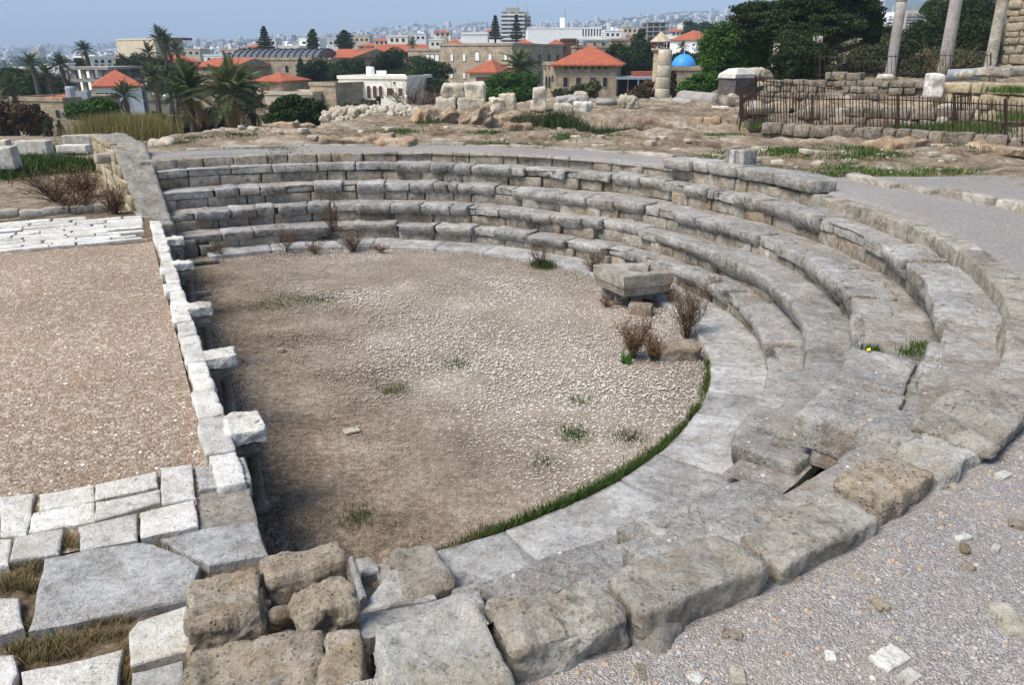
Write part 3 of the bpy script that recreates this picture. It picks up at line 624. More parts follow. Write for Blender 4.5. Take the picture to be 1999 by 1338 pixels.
pier_block((678, 1285), 1.30, .075, .17, .4, R_(10), 'pier', 'narrow upright tan block left of the pale grey stone', amp=.018, bev=.03)
g = MB(); x, y, z = at_z(545, 1190, .80); stone_block(g, (x, y, .62), (.22, .17, .16), rot=PR, bev=.03); piece('pier_core', g, 'joint', 'dark rubble core deep inside the hole of the pier', 'rubble')
for px, py, zz_, h, l, ti in ((553, 1192, .90, (.055, .042, .042), 'smooth tan wedge of stone lodged in the pier hole', .3), (525, 1216, .86, (.05, .04, .04), 'dark rounded stone low in the pier hole', .0), (560, 1232, .86, (.05, .04, .035), 'small brown stone at the bottom of the pier hole', .2), (512, 1165, .9, (.04, .035, .03), 'small stone wedged at the top left of the pier hole', .1)):
    x, y, z = at_z(px, py, zz_); g = MB(); stone_block(g, (x, y, zz_-h[2]), h, rot=rng.random()*3, tilt=(.4, .3), bev=.03, amp=.012, warp=.02, res=.02, tint=ti); piece('wedged_stone', g, 'pier', l, 'stone')
# ---- passage slabs between pier and seats
def slabz(pts, z1, th, mat, label, name='passage_slab', cat='slab', amp=.012):
    g = MB(); poly_slab(g, [at_z(px, py, z1)[:2] for px, py in pts], z1-th, z1, amp=amp, bev=.02, step=.05, top_amp=.012); return piece(name, g, mat, label, cat, None, smooth=False)
slabz([(690, 1090), (720, 1083), (745, 1103), (742, 1115), (705, 1122)], .08, .2, 'kerb', 'small pale rounded slab at the corner between pier and orchestra')
slabz([(760, 1112), (828, 1094), (850, 1165), (705, 1192), (745, 1130)], .14, .3, 'kerb', 'flat grey slab on the floor of the passage beside the pier')
slabz([(680, 1088), (690, 1086), (715, 1160), (702, 1170)], .22, .3, 'kerb', 'thin upright slab edge along the right side of the pier', amp=.004)
slabz([(700, 1196), (940, 1150), (950, 1180), (860, 1200), (720, 1240), (696, 1240)], .55, .5, 'kerb', 'grey stepped slab below the pale rectangular stone')
g = MB(); arc_block(g, -69.3, -65.6, 4.90, 5.40, -.1, .17, bev=.04, amp=.02, res=.02, lim=36); piece('end_block', g, 'rim', 'block with black lichen at the near end of the white kerb', 'block')
# ---- stage kerb
kt = empty('stage_kerb', (*st(5, 0), ZS-.2), 'straight line of white kerb stones along the edge of the stage', 'kerb')
s = .80
while s < 10.2:
    L = .35+.5*rng.random(); e = min(10.25, s+L); g = MB(); wd = .165+.06*(rng.random()-.5)+.02*(s < 2.4)
    x, y = st((s+e)/2, -wd/2+.015); stone_block(g, (x, y, ZS-.045), ((e-s)/2-.004, wd/2, .075), rot=math.atan2(EV[1], EV[0]), bev=.014, amp=.014, warp=.012, res=.025, lim=30, freq=8); g.build('kerb_stone', M['white'], kt, smooth=True); s = e
g = MB(); x, y = st(5.2, -.14); box(g, (x, y, .30), (5.1, .10, .33), rot=math.atan2(EV[1], EV[0])); 
s = 0.4
fw = empty('stage_wall', (*st(5, -.1), 0), 'low stone wall carrying the white stage kerb above the orchestra', 'wall'); g.build('wall_core', M['wallend'], fw)
def bracket(px, py, wpx, lab):
    x, y, z = at_z(px, py, ZS+.03); s_, t_ = to_st(x, y); t_ = max(.13, t_); th = math.atan2(EV[1], EV[0])
    b = empty('stage_bracket', (*st(s_, .12), 0), lab, 'bracket', 'carved brackets projecting from the stage front')
    hw = wpx; g = MB(); x, y = st(s_, t_-.01); stone_block(g, (x, y, ZS-.015), (hw, t_+.0, .055), rot=th, bev=.012, amp=.018, warp=.02, res=.02, lim=24, freq=9); g.build('cornice', M['white'], b, smooth=True)
    g = MB(); x, y = st(s_, t_-.03); box(g, (x, y, ZS-.11), (hw*.82, t_*.85, .035), rot=th); box(g, (x, y, ZS-.165), (hw*.68, t_*.7, .02), rot=th); g.build('moulding', M['cap'], b)
    g = MB(); x, y = st(s_, t_*1.25); tube(g, [(x, y, 0), (x, y, .06), (x, y, .065), (x, y, .5), (x, y, .51), (x, y, ZS-.18)], [.075, .075, .05, .045, .065, .075], 12); g.build('colonnette', M['cap'], b, smooth=True)
    g = MB(); x, y = st(s_, t_*1.55); stone_block(g, (x, y, ZS+.045), (.028, .024, .02), rot=th+.4, bev=.014, amp=.012, res=.03); g.build('carved_boss', M['white'], b, smooth=True)
bracket(337, 464, .10, 'farthest white stage bracket, beside the end of the retaining wall'); bracket(356, 512, .10, 'second farthest white stage bracket, next to two grey loose blocks')
bracket(388, 597, .115, 'flat topped white stage bracket midway along the kerb'); bracket(427, 693, .12, 'white stage bracket with a round boss, second nearest'); bracket(470, 830, .17, 'nearest and largest white stage bracket with a round boss')
# ---- loose grey blocks at the far end of the stage front
for (px, py, h, l) in ((360, 500, (.2, .16, .15), 'grey squared block fallen by the far end of the stage kerb'), (405, 497, (.13, .11, .09), 'small dark rough stone by the far end of the stage kerb'), (400, 516, (.2, .07, .03), 'thin flat grey slab on the ground by the stage kerb'), (395, 577, (.12, .06, .05), 'thin grey fragment behind the flat topped bracket')):
    x, y, z = at_z(px, py, 0); g = MB(); stone_block(g, (x, y, h[2]*.9), h, rot=.4+rng.random()*.3, bev=.025, amp=.015, res=.05); piece('fallen_block', g, 'cap', l, 'block')
# ---- paving at the near left
pv = empty('stone_pavement', (*st(-.3, -1), ZS-.06), 'worn white paving slabs with weedy joints at the lower left', 'pavement')
NEAR = [[(0,265),(200,232),(150,475),(0,480)],[(215,240),(525,187),(525,275),(215,335)],[(530,190),(880,115),(880,200),(530,275)],[(890,95),(1070,75),(1100,270),(905,300)],[(1085,95),(1360,30),(1395,175),(1105,220)],
 [(1105,222),(1395,178),(1435,390),(1110,425)],[(185,350),(525,290),(525,395),(155,460)],[(535,290),(890,220),(890,285),(530,390)],[(780,350),(1090,270),(1100,420),(780,490)],[(435,425),(765,350),(765,495),(440,560)],[(80,485),(355,435),(330,575),(50,620)],
 [(-120,490),(70,490),(45,640),(-120,655)],[(885,490),(1340,395),(1420,400),(1495,580),(1160,640)],[(245,600),(500,540),(780,505),(860,515),(1120,640),(1050,830),(890,865),(160,1000)],[(-150,830),(110,820),(130,980),(-150,1075)],[(720,1020),(770,960),(1050,865),(1050,1120),(720,1215)],
 [(120,1240),(690,1105),(660,1308),(640,1420),(100,1420)],[(730,1240),(1030,1165),(1030,1440),(720,1440)],[(-150,1160),(70,1150),(100,1250),(60,1440),(-150,1440)]]
NEAR += [[(-170,280),(-15,270),(-15,480),(-170,485)],[(-400,300),(-185,285),(-185,640),(-400,650)],[(-400,850),(-165,832),(-165,1100),(-400,1120)]]
for i, q in enumerate(NEAR):
    p_ = [at_z(u/2.856, 880+v/2.856, ZS)[:2] for u, v in q]; g = MB(); por = i == 5; z1 = ZS-(.04 if por else .0)+.008*rng.random()
    poly_slab(g, p_, ZS-.12, z1, amp=.010, bev=.012, step=.05, top_amp=.004 if i not in (5, 13) else .012); g.build('paving_slab', M['rim' if por else ('kerb' if i in (4, 12, 13, 17) else 'white')], pv)
g = MB(); x, y = st(.28, -.02); box(g, (x, y, .29), (.58, .05, .30), rot=math.atan2(EV[1], EV[0])); g.build('edge_wall', M['wallend'], pv)
# ---- paving at the far left
pf = empty('stone_pavement', (*st(10, -1.5), ZS-.06), 'strip of small white paving stones at the far end of the stage', 'pavement')
s = 8.95; n_ = 0
for wd in (.17, .15, .21, .2, .16, .24, .22, .2, .26, .24, .3):
    t = -.24-.5*rng.random()*(wd < .2)
    while t > -6.5:
        L = .3+.75*rng.random()**1.4; big = rng.random() < .12; x0 = t; x1 = t-L
        if rng.random() > (.2 if s < 9.3 else .05) and not (s > 10.9 and t > -.55):
            q = [st(s+.012+.02*rng.random(), x0-.012), st(s+wd-.014, x0-.012-.02*rng.random()), st(s+wd-.014-.02*rng.random(), x1+.012), st(s+.012, x1+.012)]
            g = MB(); poly_slab(g, q, ZS-.12, ZS+.012*rng.random(), amp=.018, bev=.012, step=.06); g.build('paving_stone', M['white'], pf); n_ += 1
        t = x1
    s += wd
# ---- retaining wall beside the far end of the seats
def wall_top(s): return np.interp(s, [10.7, 11.1, 13.2, 15.7], [.62, .68, 1.70, 1.72])
def wall_right(s): return np.interp(s, [10.7, 11.2, 13.2, 15.7], [.18, .17, .03, -.34])
def wall_left(s): return np.interp(s, [10.7, 11.2, 13.2, 15.7], [-.24, -.29, -.54, -.92])
rw = empty('retaining_wall', (*st(13, -.3), 0), 'tan stone retaining wall with a sloping grey end beside the seats', 'wall'); th = math.atan2(EV[1], EV[0])
g = MB(); ss = np.linspace(10.75, 15.65, 40); V = []
for q in ss:
    for t_, z_ in ((wall_right(q)-.02, -.3), (wall_right(q)-.02, wall_top(q)-.03), (wall_left(q)+.05, wall_top(q)-.03), (wall_left(q)+.05, -.3)): V.append((*st(q, t_), z_))
g.add(np.array(V), [grid_faces(40, 4, True), np.array([[0, 1, 2, 3]]), np.array([[159, 158, 157, 156]])]); g.build('wall_core', M['wallend'], rw)
g = MB(); z = .48; hc = .225
while z < 1.8:
    s = 11.15+max(0, (z+hc*.75-.68)/.486)
    while s < 15.6:
        L = .28+.5*rng.random(); e = min(15.7, s+L); zt = min(z+hc, wall_top((s+e)/2)+.01)
        if zt-z > .05 and e-s > .08:
            x, y = st((s+e)/2, wall_left((s+e)/2)+.045); stone_block(g, (x, y, (z+zt)/2), ((e-s)/2-.006, .075, (zt-z)/2-.005), rot=th+.145, bev=.018, amp=.012, warp=.012, res=.08)
        s = e
    z += hc
g.build('facing_stones', M['wallend'], rw, smooth=True)
g = MB(); ss = np.linspace(10.72, 15.7, 70); tw = np.linspace(0, 1, 10); V = []
for q in ss:
    for f in tw:
        t_ = wall_left(q)+.0+f*(wall_right(q)+.02-wall_left(q)); V.append((*st(q, t_), wall_top(q)+.015))
V = np.array(V); V[:, 2] += .04*fbm(V, 5.5, 5, 6, .6)+.03*np.floor(2.2*fbm(V, 1.3, 2, 9))*.5; nn = len(V); W = V.copy(); W[:, 2] -= .10
bd = np.concatenate([np.arange(10), np.arange(1, 70)*10+9, (69*10+np.arange(8, -1, -1)), np.arange(68, 0, -1)*10]); nb = len(bd)
g.add(np.concatenate([V, W[bd]]), [grid_faces(70, 10)[:, ::-1], np.stack([bd, np.roll(bd, -1), nn+(np.arange(nb)+1) % nb, nn+np.arange(nb)], 1)]); g.build('sloping_top', M['cap'], rw, smooth=True)
g = MB(); x, y = st(10.62, -.02); stone_block(g, (x, y, .30), (.28, .24, .345), rot=th, bev=.03, amp=.015, res=.06); g.build('end_stone', M['cap'], rw, smooth=True)
# ---- altar like corner block by the seats
al = empty('altar_block', (1.7, 10.2, 0), 'grey moulded corner block with a flared top standing on small stones', 'altar')
def prism(mb, lo, hi, z0, z1, mi=0, tint=.5):
    lo = np.asarray(lo, float)[:, :2]; hi = np.asarray(hi, float)[:, :2]; n = len(lo)
    mb.add(np.concatenate([np.c_[lo, np.full(n, z0)], np.c_[hi, np.full(n, z1)]]), [np.stack([np.arange(n), (np.arange(n)+1) % n, n+(np.arange(n)+1) % n, n+np.arange(n)], 1), (np.arange(n)+n)[None], np.arange(n)[None, ::-1]], mi, tint)
TA_ = [at_z(px, py, .52)[:2] for px, py in ((1158, 516), (1218, 541), (1264, 536), (1213, 513))]; TB_ = [at_z(px, py, .52)[:2] for px, py in ((1265, 536), (1316, 531), (1272, 517), (1214, 513))]
def shaped(nm, q, z0, z1, shrink):
    q = np.array(q); A = 0.5*np.sum(q[:, 0]*np.roll(q[:, 1], -1)-np.roll(q[:, 0], -1)*q[:, 1]); q = q if A > 0 else q[::-1]
    c = np.mean([np.mean(TA_, 0), np.mean(TB_, 0)], 0); g = MB(); f = lambda k: c+(q-c)*k
    Q = [f(shrink), f(.96), f(.985), f(1.0), f(.985)]; zs = [z0, z0+.12, z0+.125, z1-.02, z1]; n = len(q)
    V = np.concatenate([np.c_[a_, np.full(n, z_)] for a_, z_ in zip(Q, zs)]); V = V+.006*np.stack([vn(V*4, 1), vn(V*4, 2), vn(V*4, 3)], 1)
    g.add(V, [grid_faces(5, n, True), np.arange(n)[None, ::-1], (np.arange(n)+4*n)[None]]); return g.build(nm, M['rim'], al)
shaped('flared_top', TA_, .22, .52, .86); shaped('flared_top', TB_, .225, .522, .86)
for px, py, h in ((1192, 580, (.11, .15, .13)), (1214, 592, (.10, .12, .13)), (1240, 592, (.10, .10, .13)), (1266, 586, (.11, .10, .13)), (1296, 580, (.10, .12, .13)), (1240, 572, (.26, .16, .13))):
    x, y, z = at_z(px, py, 0.02); g = MB(); stone_block(g, (x, y+.10, .125), h, rot=-.3+.3*rng.random(), bev=.025, amp=.012, res=.06); g.build('base_stone', M['seat'], al, smooth=True)
g = MB(); x, y, z = at_z(1248, 520, .57); stone_block(g, (x, y, .55), (.15, .09, .05), rot=-.3, bev=.03, amp=.012, res=.05); piece('loose_slab', g, 'seat', 'small worn slab lying on top of the moulded corner block', 'slab')
def rock(px, py, z, h, mat, label, rot=0., tilt=(0, 0), name='rock', cat='rock', group=None, bev=None, amp=.03, warp=.06, res=.06, sink=.1):
    x, y, _ = at_z(px, py, z); g = MB(); stone_block(g, (x, y, z+h[2]*(1-sink*2)), h, rot=rot, tilt=tilt, bev=min(h)*.55 if bev is None else bev, amp=amp*max(h)*2, warp=warp*max(h)*2, res=res, freq=2.2/max(h)); return piece(name, g, mat, label, cat, group)
rock(1249, 613, 0, (.16, .10, .085), 'pier', 'orange sided angular rock in front of the moulded corner block', rot=-.35, bev=.02)
rock(1322, 698, 0, (.24, .12, .11), 'pier', 'long tan boulder among the dry bushes on the cobbles', rot=.12, bev=.035, amp=.045, warp=.10, res=.03)
rock(550, 687, 0, (.045, .035, .03), 'pier', 'small tan stone alone on the brown side of the orchestra', sink=.15)
rock(686, 843, 0, (.07, .05, .012), 'cobble' if False else 'cream', 'thin pale flake of stone on the orchestra floor', rot=.5)
for px, py, h, m_, l in ((1966, 1215, (.10, .055, .035), 'cream', 'pointed pale stone half sunk in the gravel at the right edge'), (1862, 955, (.045, .028, .02), 'cream', 'small yellowish stone on the gravel by the rim'), (1985, 1028, (.04, .035, .02), 'pier', 'brownish flat stone in the gravel near the right edge'), (1740, 1290, (.075, .05, .012), 'white', 'flat white chalk lump in the foreground gravel'), (1775, 1325, (.05, .03, .010), 'white', 'second flat white chalk smear beside the larger lump'), (1430, 1245, (.045, .03, .018), 'pier', 'porous brown stone in the middle of the foreground gravel'), (1718, 1185, (.045, .032, .018), 'pier', 'tan stone in the gravel above the white chalk lump'), (1620, 1285, (.03, .022, .014), 'white', 'small white stone left of the chalk lump'), (1440, 1325, (.045, .03, .016), 'cream', 'pale stone at the bottom edge below the porous stone'), (1358, 1325, (.03, .025, .01), 'white', 'rounded pale pebble at the bottom edge'), (1255, 1315, (.05, .018, .012), 'pier', 'long flat brown stone at the bottom edge'), (1884, 1075, (.035, .022, .022), 'pier', 'brown stone with a white stone behind it in the gravel'), (1883, 1054, (.045, .02, .016), 'white', 'white elongated stone behind the brown one'), (1890, 1110, (.03, .02, .016), 'pier', 'small brown stone below the white elongated one'), (1945, 1072, (.03, .018, .01), 'white', 'thin white flake near the right edge'), (1556, 1133, (.025, .02, .008), 'pier', 'reddish flat shard in the gravel below the rim'), (1835, 1024, (.022, .018, .008), 'pier', 'small red shard in the gravel right of the orange stone'), (1010, 1297, (.028, .02, .022), 'cream', 'small pale stone against the foot of the pale grey block'), (1960, 930, (.05, .03, .01), 'white', 'bluish white flat stone in the right hand gravel')):
    x, y, _ = at_z(px, py, 1.31); z = path_z(x, y); rock(px, py, z, tuple(q*.82 for q in h), m_, l, rot=rng.random()*3, name='loose_stone', cat='stone', group='loose stones in the foreground gravel', res=.012, sink=.36)
# wrapper between the seats
g = MB(); x, y, z = at_z(1693, 687, 1.0); V = []
for a_ in np.linspace(0, 1, 6):
    for b_ in (-.5, .5): V.append((x+.014*b_*2+.008*a_, y+.05*(a_-.5), z+.02+.014*math.sin(a_*5)+.008*b_))
V = np.array(V); g.add(np.concatenate([V, V-[0, 0, .004]]), [grid_faces(6, 2), grid_faces(6, 2)[:, ::-1]+12]); piece('wrapper', g, 'yellow', 'crumpled yellow plastic wrapper lying between the broken seats', 'litter')

# grit and dead wisps lying on the seats and the bedding
dg_ = bpy.context.evaluated_depsgraph_get(); HP = []
n = 4200; az_ = -70+195*rng.random(n)**1.25; rr_ = 5.5+1.75*rng.random(n); x, y = pol(rr_, az_); nz = fbm2(x, y, 1.1, 4, 61)
for q0, q1, q2 in zip(x, y, nz):
    if q2 < -.12: continue
    ok_, lo_, no_ = sc.ray_cast(dg_, (q0, q1, 3.0), (0, 0, -1))[:3]
    if ok_ and abs(no_[2]) > .8: HP.append(tuple(lo_))
HP = np.array(HP); m = len(HP); g = MB(); pebbles(g, HP[:, :2], HP[:, 2], .003+.005*rng.random(m)**2+.014*rng.random(m)**18, 1.3, None, .8, n=5)
tag(g.build('seat_grit', M['pebble'], smooth=True, origin=(C[0], C[1], .6)), kind='stuff')
k_ = rng.integers(0, m, 1500); g = MB(); blades(g, HP[k_, :2]+.05*rng.standard_normal((1500, 2)), HP[k_, 2], .022, 1.4, .0018); tag(g.build('seat_wisps', M['drygrass'], origin=(C[0], C[1], .6)), kind='stuff')

# ================================================================== RUINS BEHIND THE THEATRE
def gz(x, y): return float(ground_z(np.array([float(x)]), np.array([float(y)]))[0])
def hit_y(px, py, Y): p_ = at_y(px, py, Y); return p_
def blk(px0, px1, py0, py1, Y, dep, mat, label, rot=0., name='stone_block', cat='block', group=None, bev=.05, amp=.03, warp=.06, base=None, tint=None, mi=0):
    """squared stone seen between picture columns px0..px1 and rows py0 (top)..py1 (bottom), front at depth Y"""
    a = at_y(px0, py1, Y); b = at_y(px1, py1, Y); t = at_y((px0+px1)/2, py0, Y)
    z1 = t[2]; z0 = a[2] if base is None else base; hx = abs(b[0]-a[0])/2; g = MB()
    stone_block(g, ((a[0]+b[0])/2, Y+dep/2, (z0+z1)/2-.02), (hx, dep/2, (z1-z0)/2+.02), rot=rot, bev=bev, amp=amp, warp=warp, res=max(.05, hx/9), tint=tint, lim=22); return piece(name, g, mat, label, cat, group)
SG = 'big cream blocks stacked on the ridge'
blk(852, 891, 190, 227, 26, 1.0, 'cream', 'lower left of the four stacked cream blocks on the ridge', group=SG); blk(892, 945, 190, 228, 26, 1.0, 'cream', 'lower right and widest of the four stacked cream blocks on the ridge', group=SG)
blk(864, 905, 165, 190, 26.1, .9, 'cream', 'upper left of the four stacked cream blocks, worn and rounded', group=SG, bev=.12, amp=.05); blk(905, 945, 162, 190, 26.1, .9, 'cream', 'upper right of the four stacked cream blocks', group=SG)
blk(958, 985, 194, 222, 28, .6, 'cream', 'broken cream block with a stepped left side, right of the stacked blocks', rot=.2, amp=.06); blk(974, 1006, 184, 221, 28.8, .6, 'cream', 'plain upright cream block leaning behind a broken one', rot=-.1)
blk(1041, 1067, 172, 217, 28.5, .8, 'cream', 'tall upright cream block standing alone on the ridge'); blk(1036, 1042, 198, 215, 28.7, .4, 'cream', 'small cream fragment touching the tall upright block')
blk(1083, 1117, 204, 224, 27.5, .7, 'cream', 'low squared cream block in front of the two rounded capitals', rot=.15); blk(1126, 1155, 200, 221, 28, .7, 'white', 'cream block with a tilted top between capital and column base', rot=-.4, amp=.06, bev=.1)
blk(1085, 1130, 190, 214, 31, .8, 'granite', 'grey weathered capital, left one of two behind the low cream block', bev=.15, amp=.07); blk(1128, 1150, 190, 214, 31, .8, 'granite', 'grey weathered capital, right one of two behind the low cream block', bev=.15, amp=.07)
blk(1120, 1145, 182, 200, 32.5, .7, 'cream', 'pale drum showing above the two grey capitals', bev=.1); blk(1210, 1246, 189, 217, 30, .9, 'cream', 'bulky pale boulder with a chipped face, right of the grey column base', bev=.2, amp=.08)
blk(1040, 1066, 233, 254, 24, .5, 'granite', 'small grey block among the dark grass', bev=.08, amp=.05); blk(1086, 1115, 228, 238, 26, .5, 'white', 'white slab lying in the dark grass'); 
def lathe(mb, c, prof, n=24, mi=0, tint=.5, rot=None):
    V = []; a = np.arange(n)*2*math.pi/n
    for r_, z_ in prof: V.append(np.stack([r_*np.cos(a), r_*np.sin(a), np.full(n, z_)], 1))
    V = np.concatenate(V)
    if rot is not None: V = V@np.array(rot).T
    mb.add(V+np.array(c), [grid_faces(len(prof), n, True), (np.arange(n)+(len(prof)-1)*n)[None], np.arange(n)[None, ::-1]], mi, tint)
p_ = at_y(1185, 218, 30); g = MB(); lathe(g, (p_[0], 30.4, p_[2]-.05), [(.40, 0), (.44, .05), (.44, .16), (.36, .2), (.33, .26), (.36, .31), (.40, .34), (.40, .42), (.35, .45), (.35, .5)]); piece('column_fragment', g, 'granite', 'grey moulded round column base on the ridge', 'column base')
# column of drums
p_ = at_y(1295, 196, 36); gzc = p_[2]; ct = empty('drum_column', (p_[0], 36.4, gzc), 'short pale column of four drums standing on a grey base', 'column')
g = MB(); stone_block(g, (p_[0], 36.4, gzc-.1), (.46, .40, .20), bev=.04, res=.12); g.build('base', M['granite'], ct, smooth=True)
tops = [at_y(1296, q, 36.4)[2] for q in (172, 150, 127, 96)]; z0 = gzc+.1
for q, z1 in enumerate(tops):
    g = MB(); r_ = .325-.010*q; lathe(g, (p_[0]+.008*q, 36.4, 0), [(r_-.02, z0+.005), (r_, z0+.03), (r_-.005, (z0+z1)/2), (r_, z1-.03), (r_-.02, z1-.005)], 28, tint=rng.random()); g.build('drum', M['cream'], ct, smooth=True); z0 = z1
def lying(pa, pb, r_, Y0, Y1, mat, label):
    a = at_y(*pa, Y0); b = at_y(*pb, Y1); g = MB(); dv = b-a; P = [a, a+dv*.03, a+dv*.5, a+dv*.97, b]; tube(g, P, [r_*.93, r_, r_*1.01, r_, r_*.95], 20); return piece('column_shaft', g, mat, label, 'column shaft')
lying((1330, 190), (1400, 197), .30, 35.5, 33.5, 'granite', 'long grey granite column shaft lying on the gravel'); lying((1317, 197), (1350, 201), .15, 34, 33, 'granite', 'short thin grey shaft lying in front of the long one')
blk(1410, 1452, 188, 212, 31.5, .9, 'ruin', 'brownish round ended stone under the dark sarcophagus', bev=.3, amp=.05); blk(1396, 1424, 208, 213, 30.5, .5, 'white', 'thin white slab on the gravel in front of the lying shaft', bev=.02)
sg = empty('sarcophagus', (*at_y(1436, 186, 32.5)[:2], at_y(1436, 186, 32.5)[2]), 'dark stone sarcophagus with a broken pale lid', 'sarcophagus')
a = at_y(1401, 185, 33.2); b = at_y(1434, 187, 31.9); c_ = at_y(1470, 185, 33.0); zt = at_y(1434, 154, 31.9)[2]; zb = b[2]
Q = [a[:2], b[:2], c_[:2], a[:2]+c_[:2]-b[:2]]; g = MB(); prism(g, Q, Q, zb, zt); cc = np.mean(Q, 0); g.build('chest', M['dark'], sg)
g = MB(); P = [np.array(q) for q in Q]; lid = lambda k, z: [(*(cc+(q-cc)*k), z) for q in P]
V = np.array(lid(1.04, zt+.01)+lid(1.04, zt+.16)+lid(.55, zt+.36)); V = V+.06*np.stack([vn(V*3, 1), vn(V*3, 2), .6*vn(V*3, 3)], 1); g.add(V, [grid_faces(3, 4, True), np.array([[8, 9, 10, 11]]), np.array([[3, 2, 1, 0]])]); g.build('lid', M['white'], sg)
blk(1450, 1490, 133, 156, 33.6, .9, 'cream', 'broken pale lid fragment leaning behind the dark sarcophagus', bev=.18, amp=.08, rot=.3); blk(1487, 1513, 136, 158, 33.5, .9, 'ruin', 'rounded pale stone right of the sarcophagus lid', bev=.2, amp=.06)
blk(1426, 1440, 184, 190, 31.8, .5, 'cream', 'small support stone under the corner of the sarcophagus', base=gz(*at_y(1433, 186, 31.8)[:2])-.1)
# far left stones, marble pieces beyond the retaining wall
for x0, x1, y0, y1, Y, m_, l in ((-6, 26, 287, 322, 17.5, 'pale', 'pale block at the far left edge beyond the stage'), (32, 95, 275, 296, 21.5, 'pale', 'long fluted white marble block on the grass at left'), (110, 168, 284, 293, 22, 'white', 'thin white marble slab on the grass at left'), (122, 180, 265, 281, 23.5, 'pale', 'white marble block with a moulded edge behind the thin slab'), (-4, 12, 274, 286, 23, 'cream', 'small pale stone at the left edge behind the fluted block')):
    blk(x0, x1, y0, y1, Y, .3, m_, l, bev=.02, amp=.012, warp=.025, name='marble_block', base=at_y(x0, y1, Y)[2]-.05)
blk(285, 330, 272, 292, 17.5, .5, 'cream', 'cracked white boulder touching the far side of the retaining wall', bev=.1, amp=.06, rot=.2); blk(418, 472, 256, 278, 20.5, .7, 'cream', 'large white squared block at the edge of the mound', rot=.12, bev=.04); blk(462, 492, 266, 277, 20.2, .4, 'rock', 'low stone leaning on the white squared block', bev=.12)
for i, (px, py, Y, h, l) in enumerate(((550, 247, 22, (.45, .3, .14), 'pale hump of rock at the edge of the mound'), (590, 250, 22.5, (.4, .3, .12), 'second pale hump of rock right of the first'), (850, 245, 23, (.55, .4, .25), 'orange brown ledge of rock below the stacked blocks'), (915, 248, 23.4, (.6, .4, .3), 'wide orange rock ledge under the widest cream block'), (990, 246, 24.2, (.5, .4, .26), 'brown rock ledge below the upright cream blocks'), (700, 276, 18.2, (.8, .3, .12), 'low orange scarp of rock at the back of the walkway'), (1010, 255, 21, (.35, .3, .15), 'rough brown rock left of the dark grass'), (770, 282, 17.4, (.4, .25, .1), 'low rock beside the orange scarp'), (1985, 318, 15.5, (.55, .3, .07), 'flat grey rock outcrop at the right edge'), (1900, 290, 17, (.8, .4, .14), 'rock outcrop in front of the long railing'), (1745, 295, 17, (.7, .4, .12), 'low ridge of rock in front of the railing posts'))):
    q = at_y(px, py, Y); z = gz(q[0], Y); g = MB(); stone_block(g, (q[0], Y, z+h[2]*.35), h, rot=.3*rng.standard_normal(), bev=min(h)*.4, amp=h[2]*.5, warp=h[2]*.7, res=.05, freq=3.6, lim=30); piece('rock_ledge', g, 'rock', l, 'rock')
# scattered pale rubble on the mound
WS = 'small pale stones scattered on the mound'
for i in range(150):
    px = 380+rng.random()*1530; Y = 17+rng.random()*7 if px < 1400 else 13.5+rng.random()*4; q = at_y(px, 270, Y); x = q[0]
    if np.hypot(x-C[0], Y-C[1]) < 8.9: continue
    s_ = .03+.07*rng.random()**2; g = MB(); stone_block(g, (x, Y, gz(x, Y)+s_*.3), (s_*1.3, s_, s_*.6), rot=rng.random()*3, bev=s_*.35, amp=s_*.2, res=.06); piece('small_stone', g, 'cream', 'small pale stone scattered on the bare earth of the mound', 'stone', WS)
# rubble heap with a person behind
g = MB(); n = 620
rb = empty('rubble_heap', (-4.3, 27.5, 1.3), 'long heap of loose pale rubble on the ridge left of the stacked blocks', 'rubble')
for i in range(n):
    u = rng.random(); px = 632+190*u; top = np.interp(u, [0, .15, .5, .8, 1], [222, 214, 211, 210, 216]); py = top+(252-top)*rng.random()**1.1*(1-.75*u)
    Y = 26.8+(py-206)*-.02+1.1*rng.random(); q = at_y(px, py, Y); s_ = .05+.08*rng.random(); stone_block(g, q, (s_*1.25, s_, s_*.85), rot=rng.random()*3, tilt=(rng.random(), rng.random()), bev=s_*.6, amp=s_*.22, warp=s_*.3, res=.04, lim=6)
g.build('rubble_stones', M['cream'], rb, smooth=True)
g = MB(); V = []; us = np.linspace(0, 1, 30); ws = np.linspace(0, 1, 7)
for u in us:
    a = at_y(632+190*u, np.interp(u, [0, .15, .5, .8, 1], [218, 208, 206, 206, 214]), 27.9)
    for w_ in ws: V.append((a[0], 26.2+3.2*w_, a[2]-.12-abs(w_-.5)**1.4*np.interp(u, [0, .6, 1], [3.2, 2.2, 1.5])))
g.add(np.array(V), [grid_faces(30, 7)[:, ::-1]]); g.build('rubble_core', M['rock'], rb)
# standing person, mostly hidden by the rubble
q = at_y(738, 193, 31); hz = q[2]-1.58
pr = bpy.data.meshes.new('body'); J = [(0, 0, .86), (0, 0, 1.06), (0, .01, 1.28), (0, 0, 1.36), (0, -.01, 1.44), (0, -.02, 1.54), (.16, .01, 1.28), (.21, .02, 1.02), (.19, -.08, .80), (-.16, .01, 1.28), (-.21, .02, 1.02), (-.19, -.08, .80), (.08, 0, .80), (.09, -.01, .45), (.09, .03, .06), (.09, -.09, .03), (-.08, 0, .80), (-.09, .02, .45), (-.09, .05, .06), (-.09, -.07, .03)]
JR = [.13, .115, .12, .05, .05, .085, .06, .045, .035, .06, .045, .035, .085, .06, .042, .035, .085, .06, .042, .035]
pr.from_pydata(J, [(0, 1), (1, 2), (2, 3), (3, 4), (4, 5), (2, 6), (6, 7), (7, 8), (2, 9), (9, 10), (10, 11), (0, 12), (12, 13), (13, 14), (14, 15), (0, 16), (16, 17), (17, 18), (18, 19)], [])
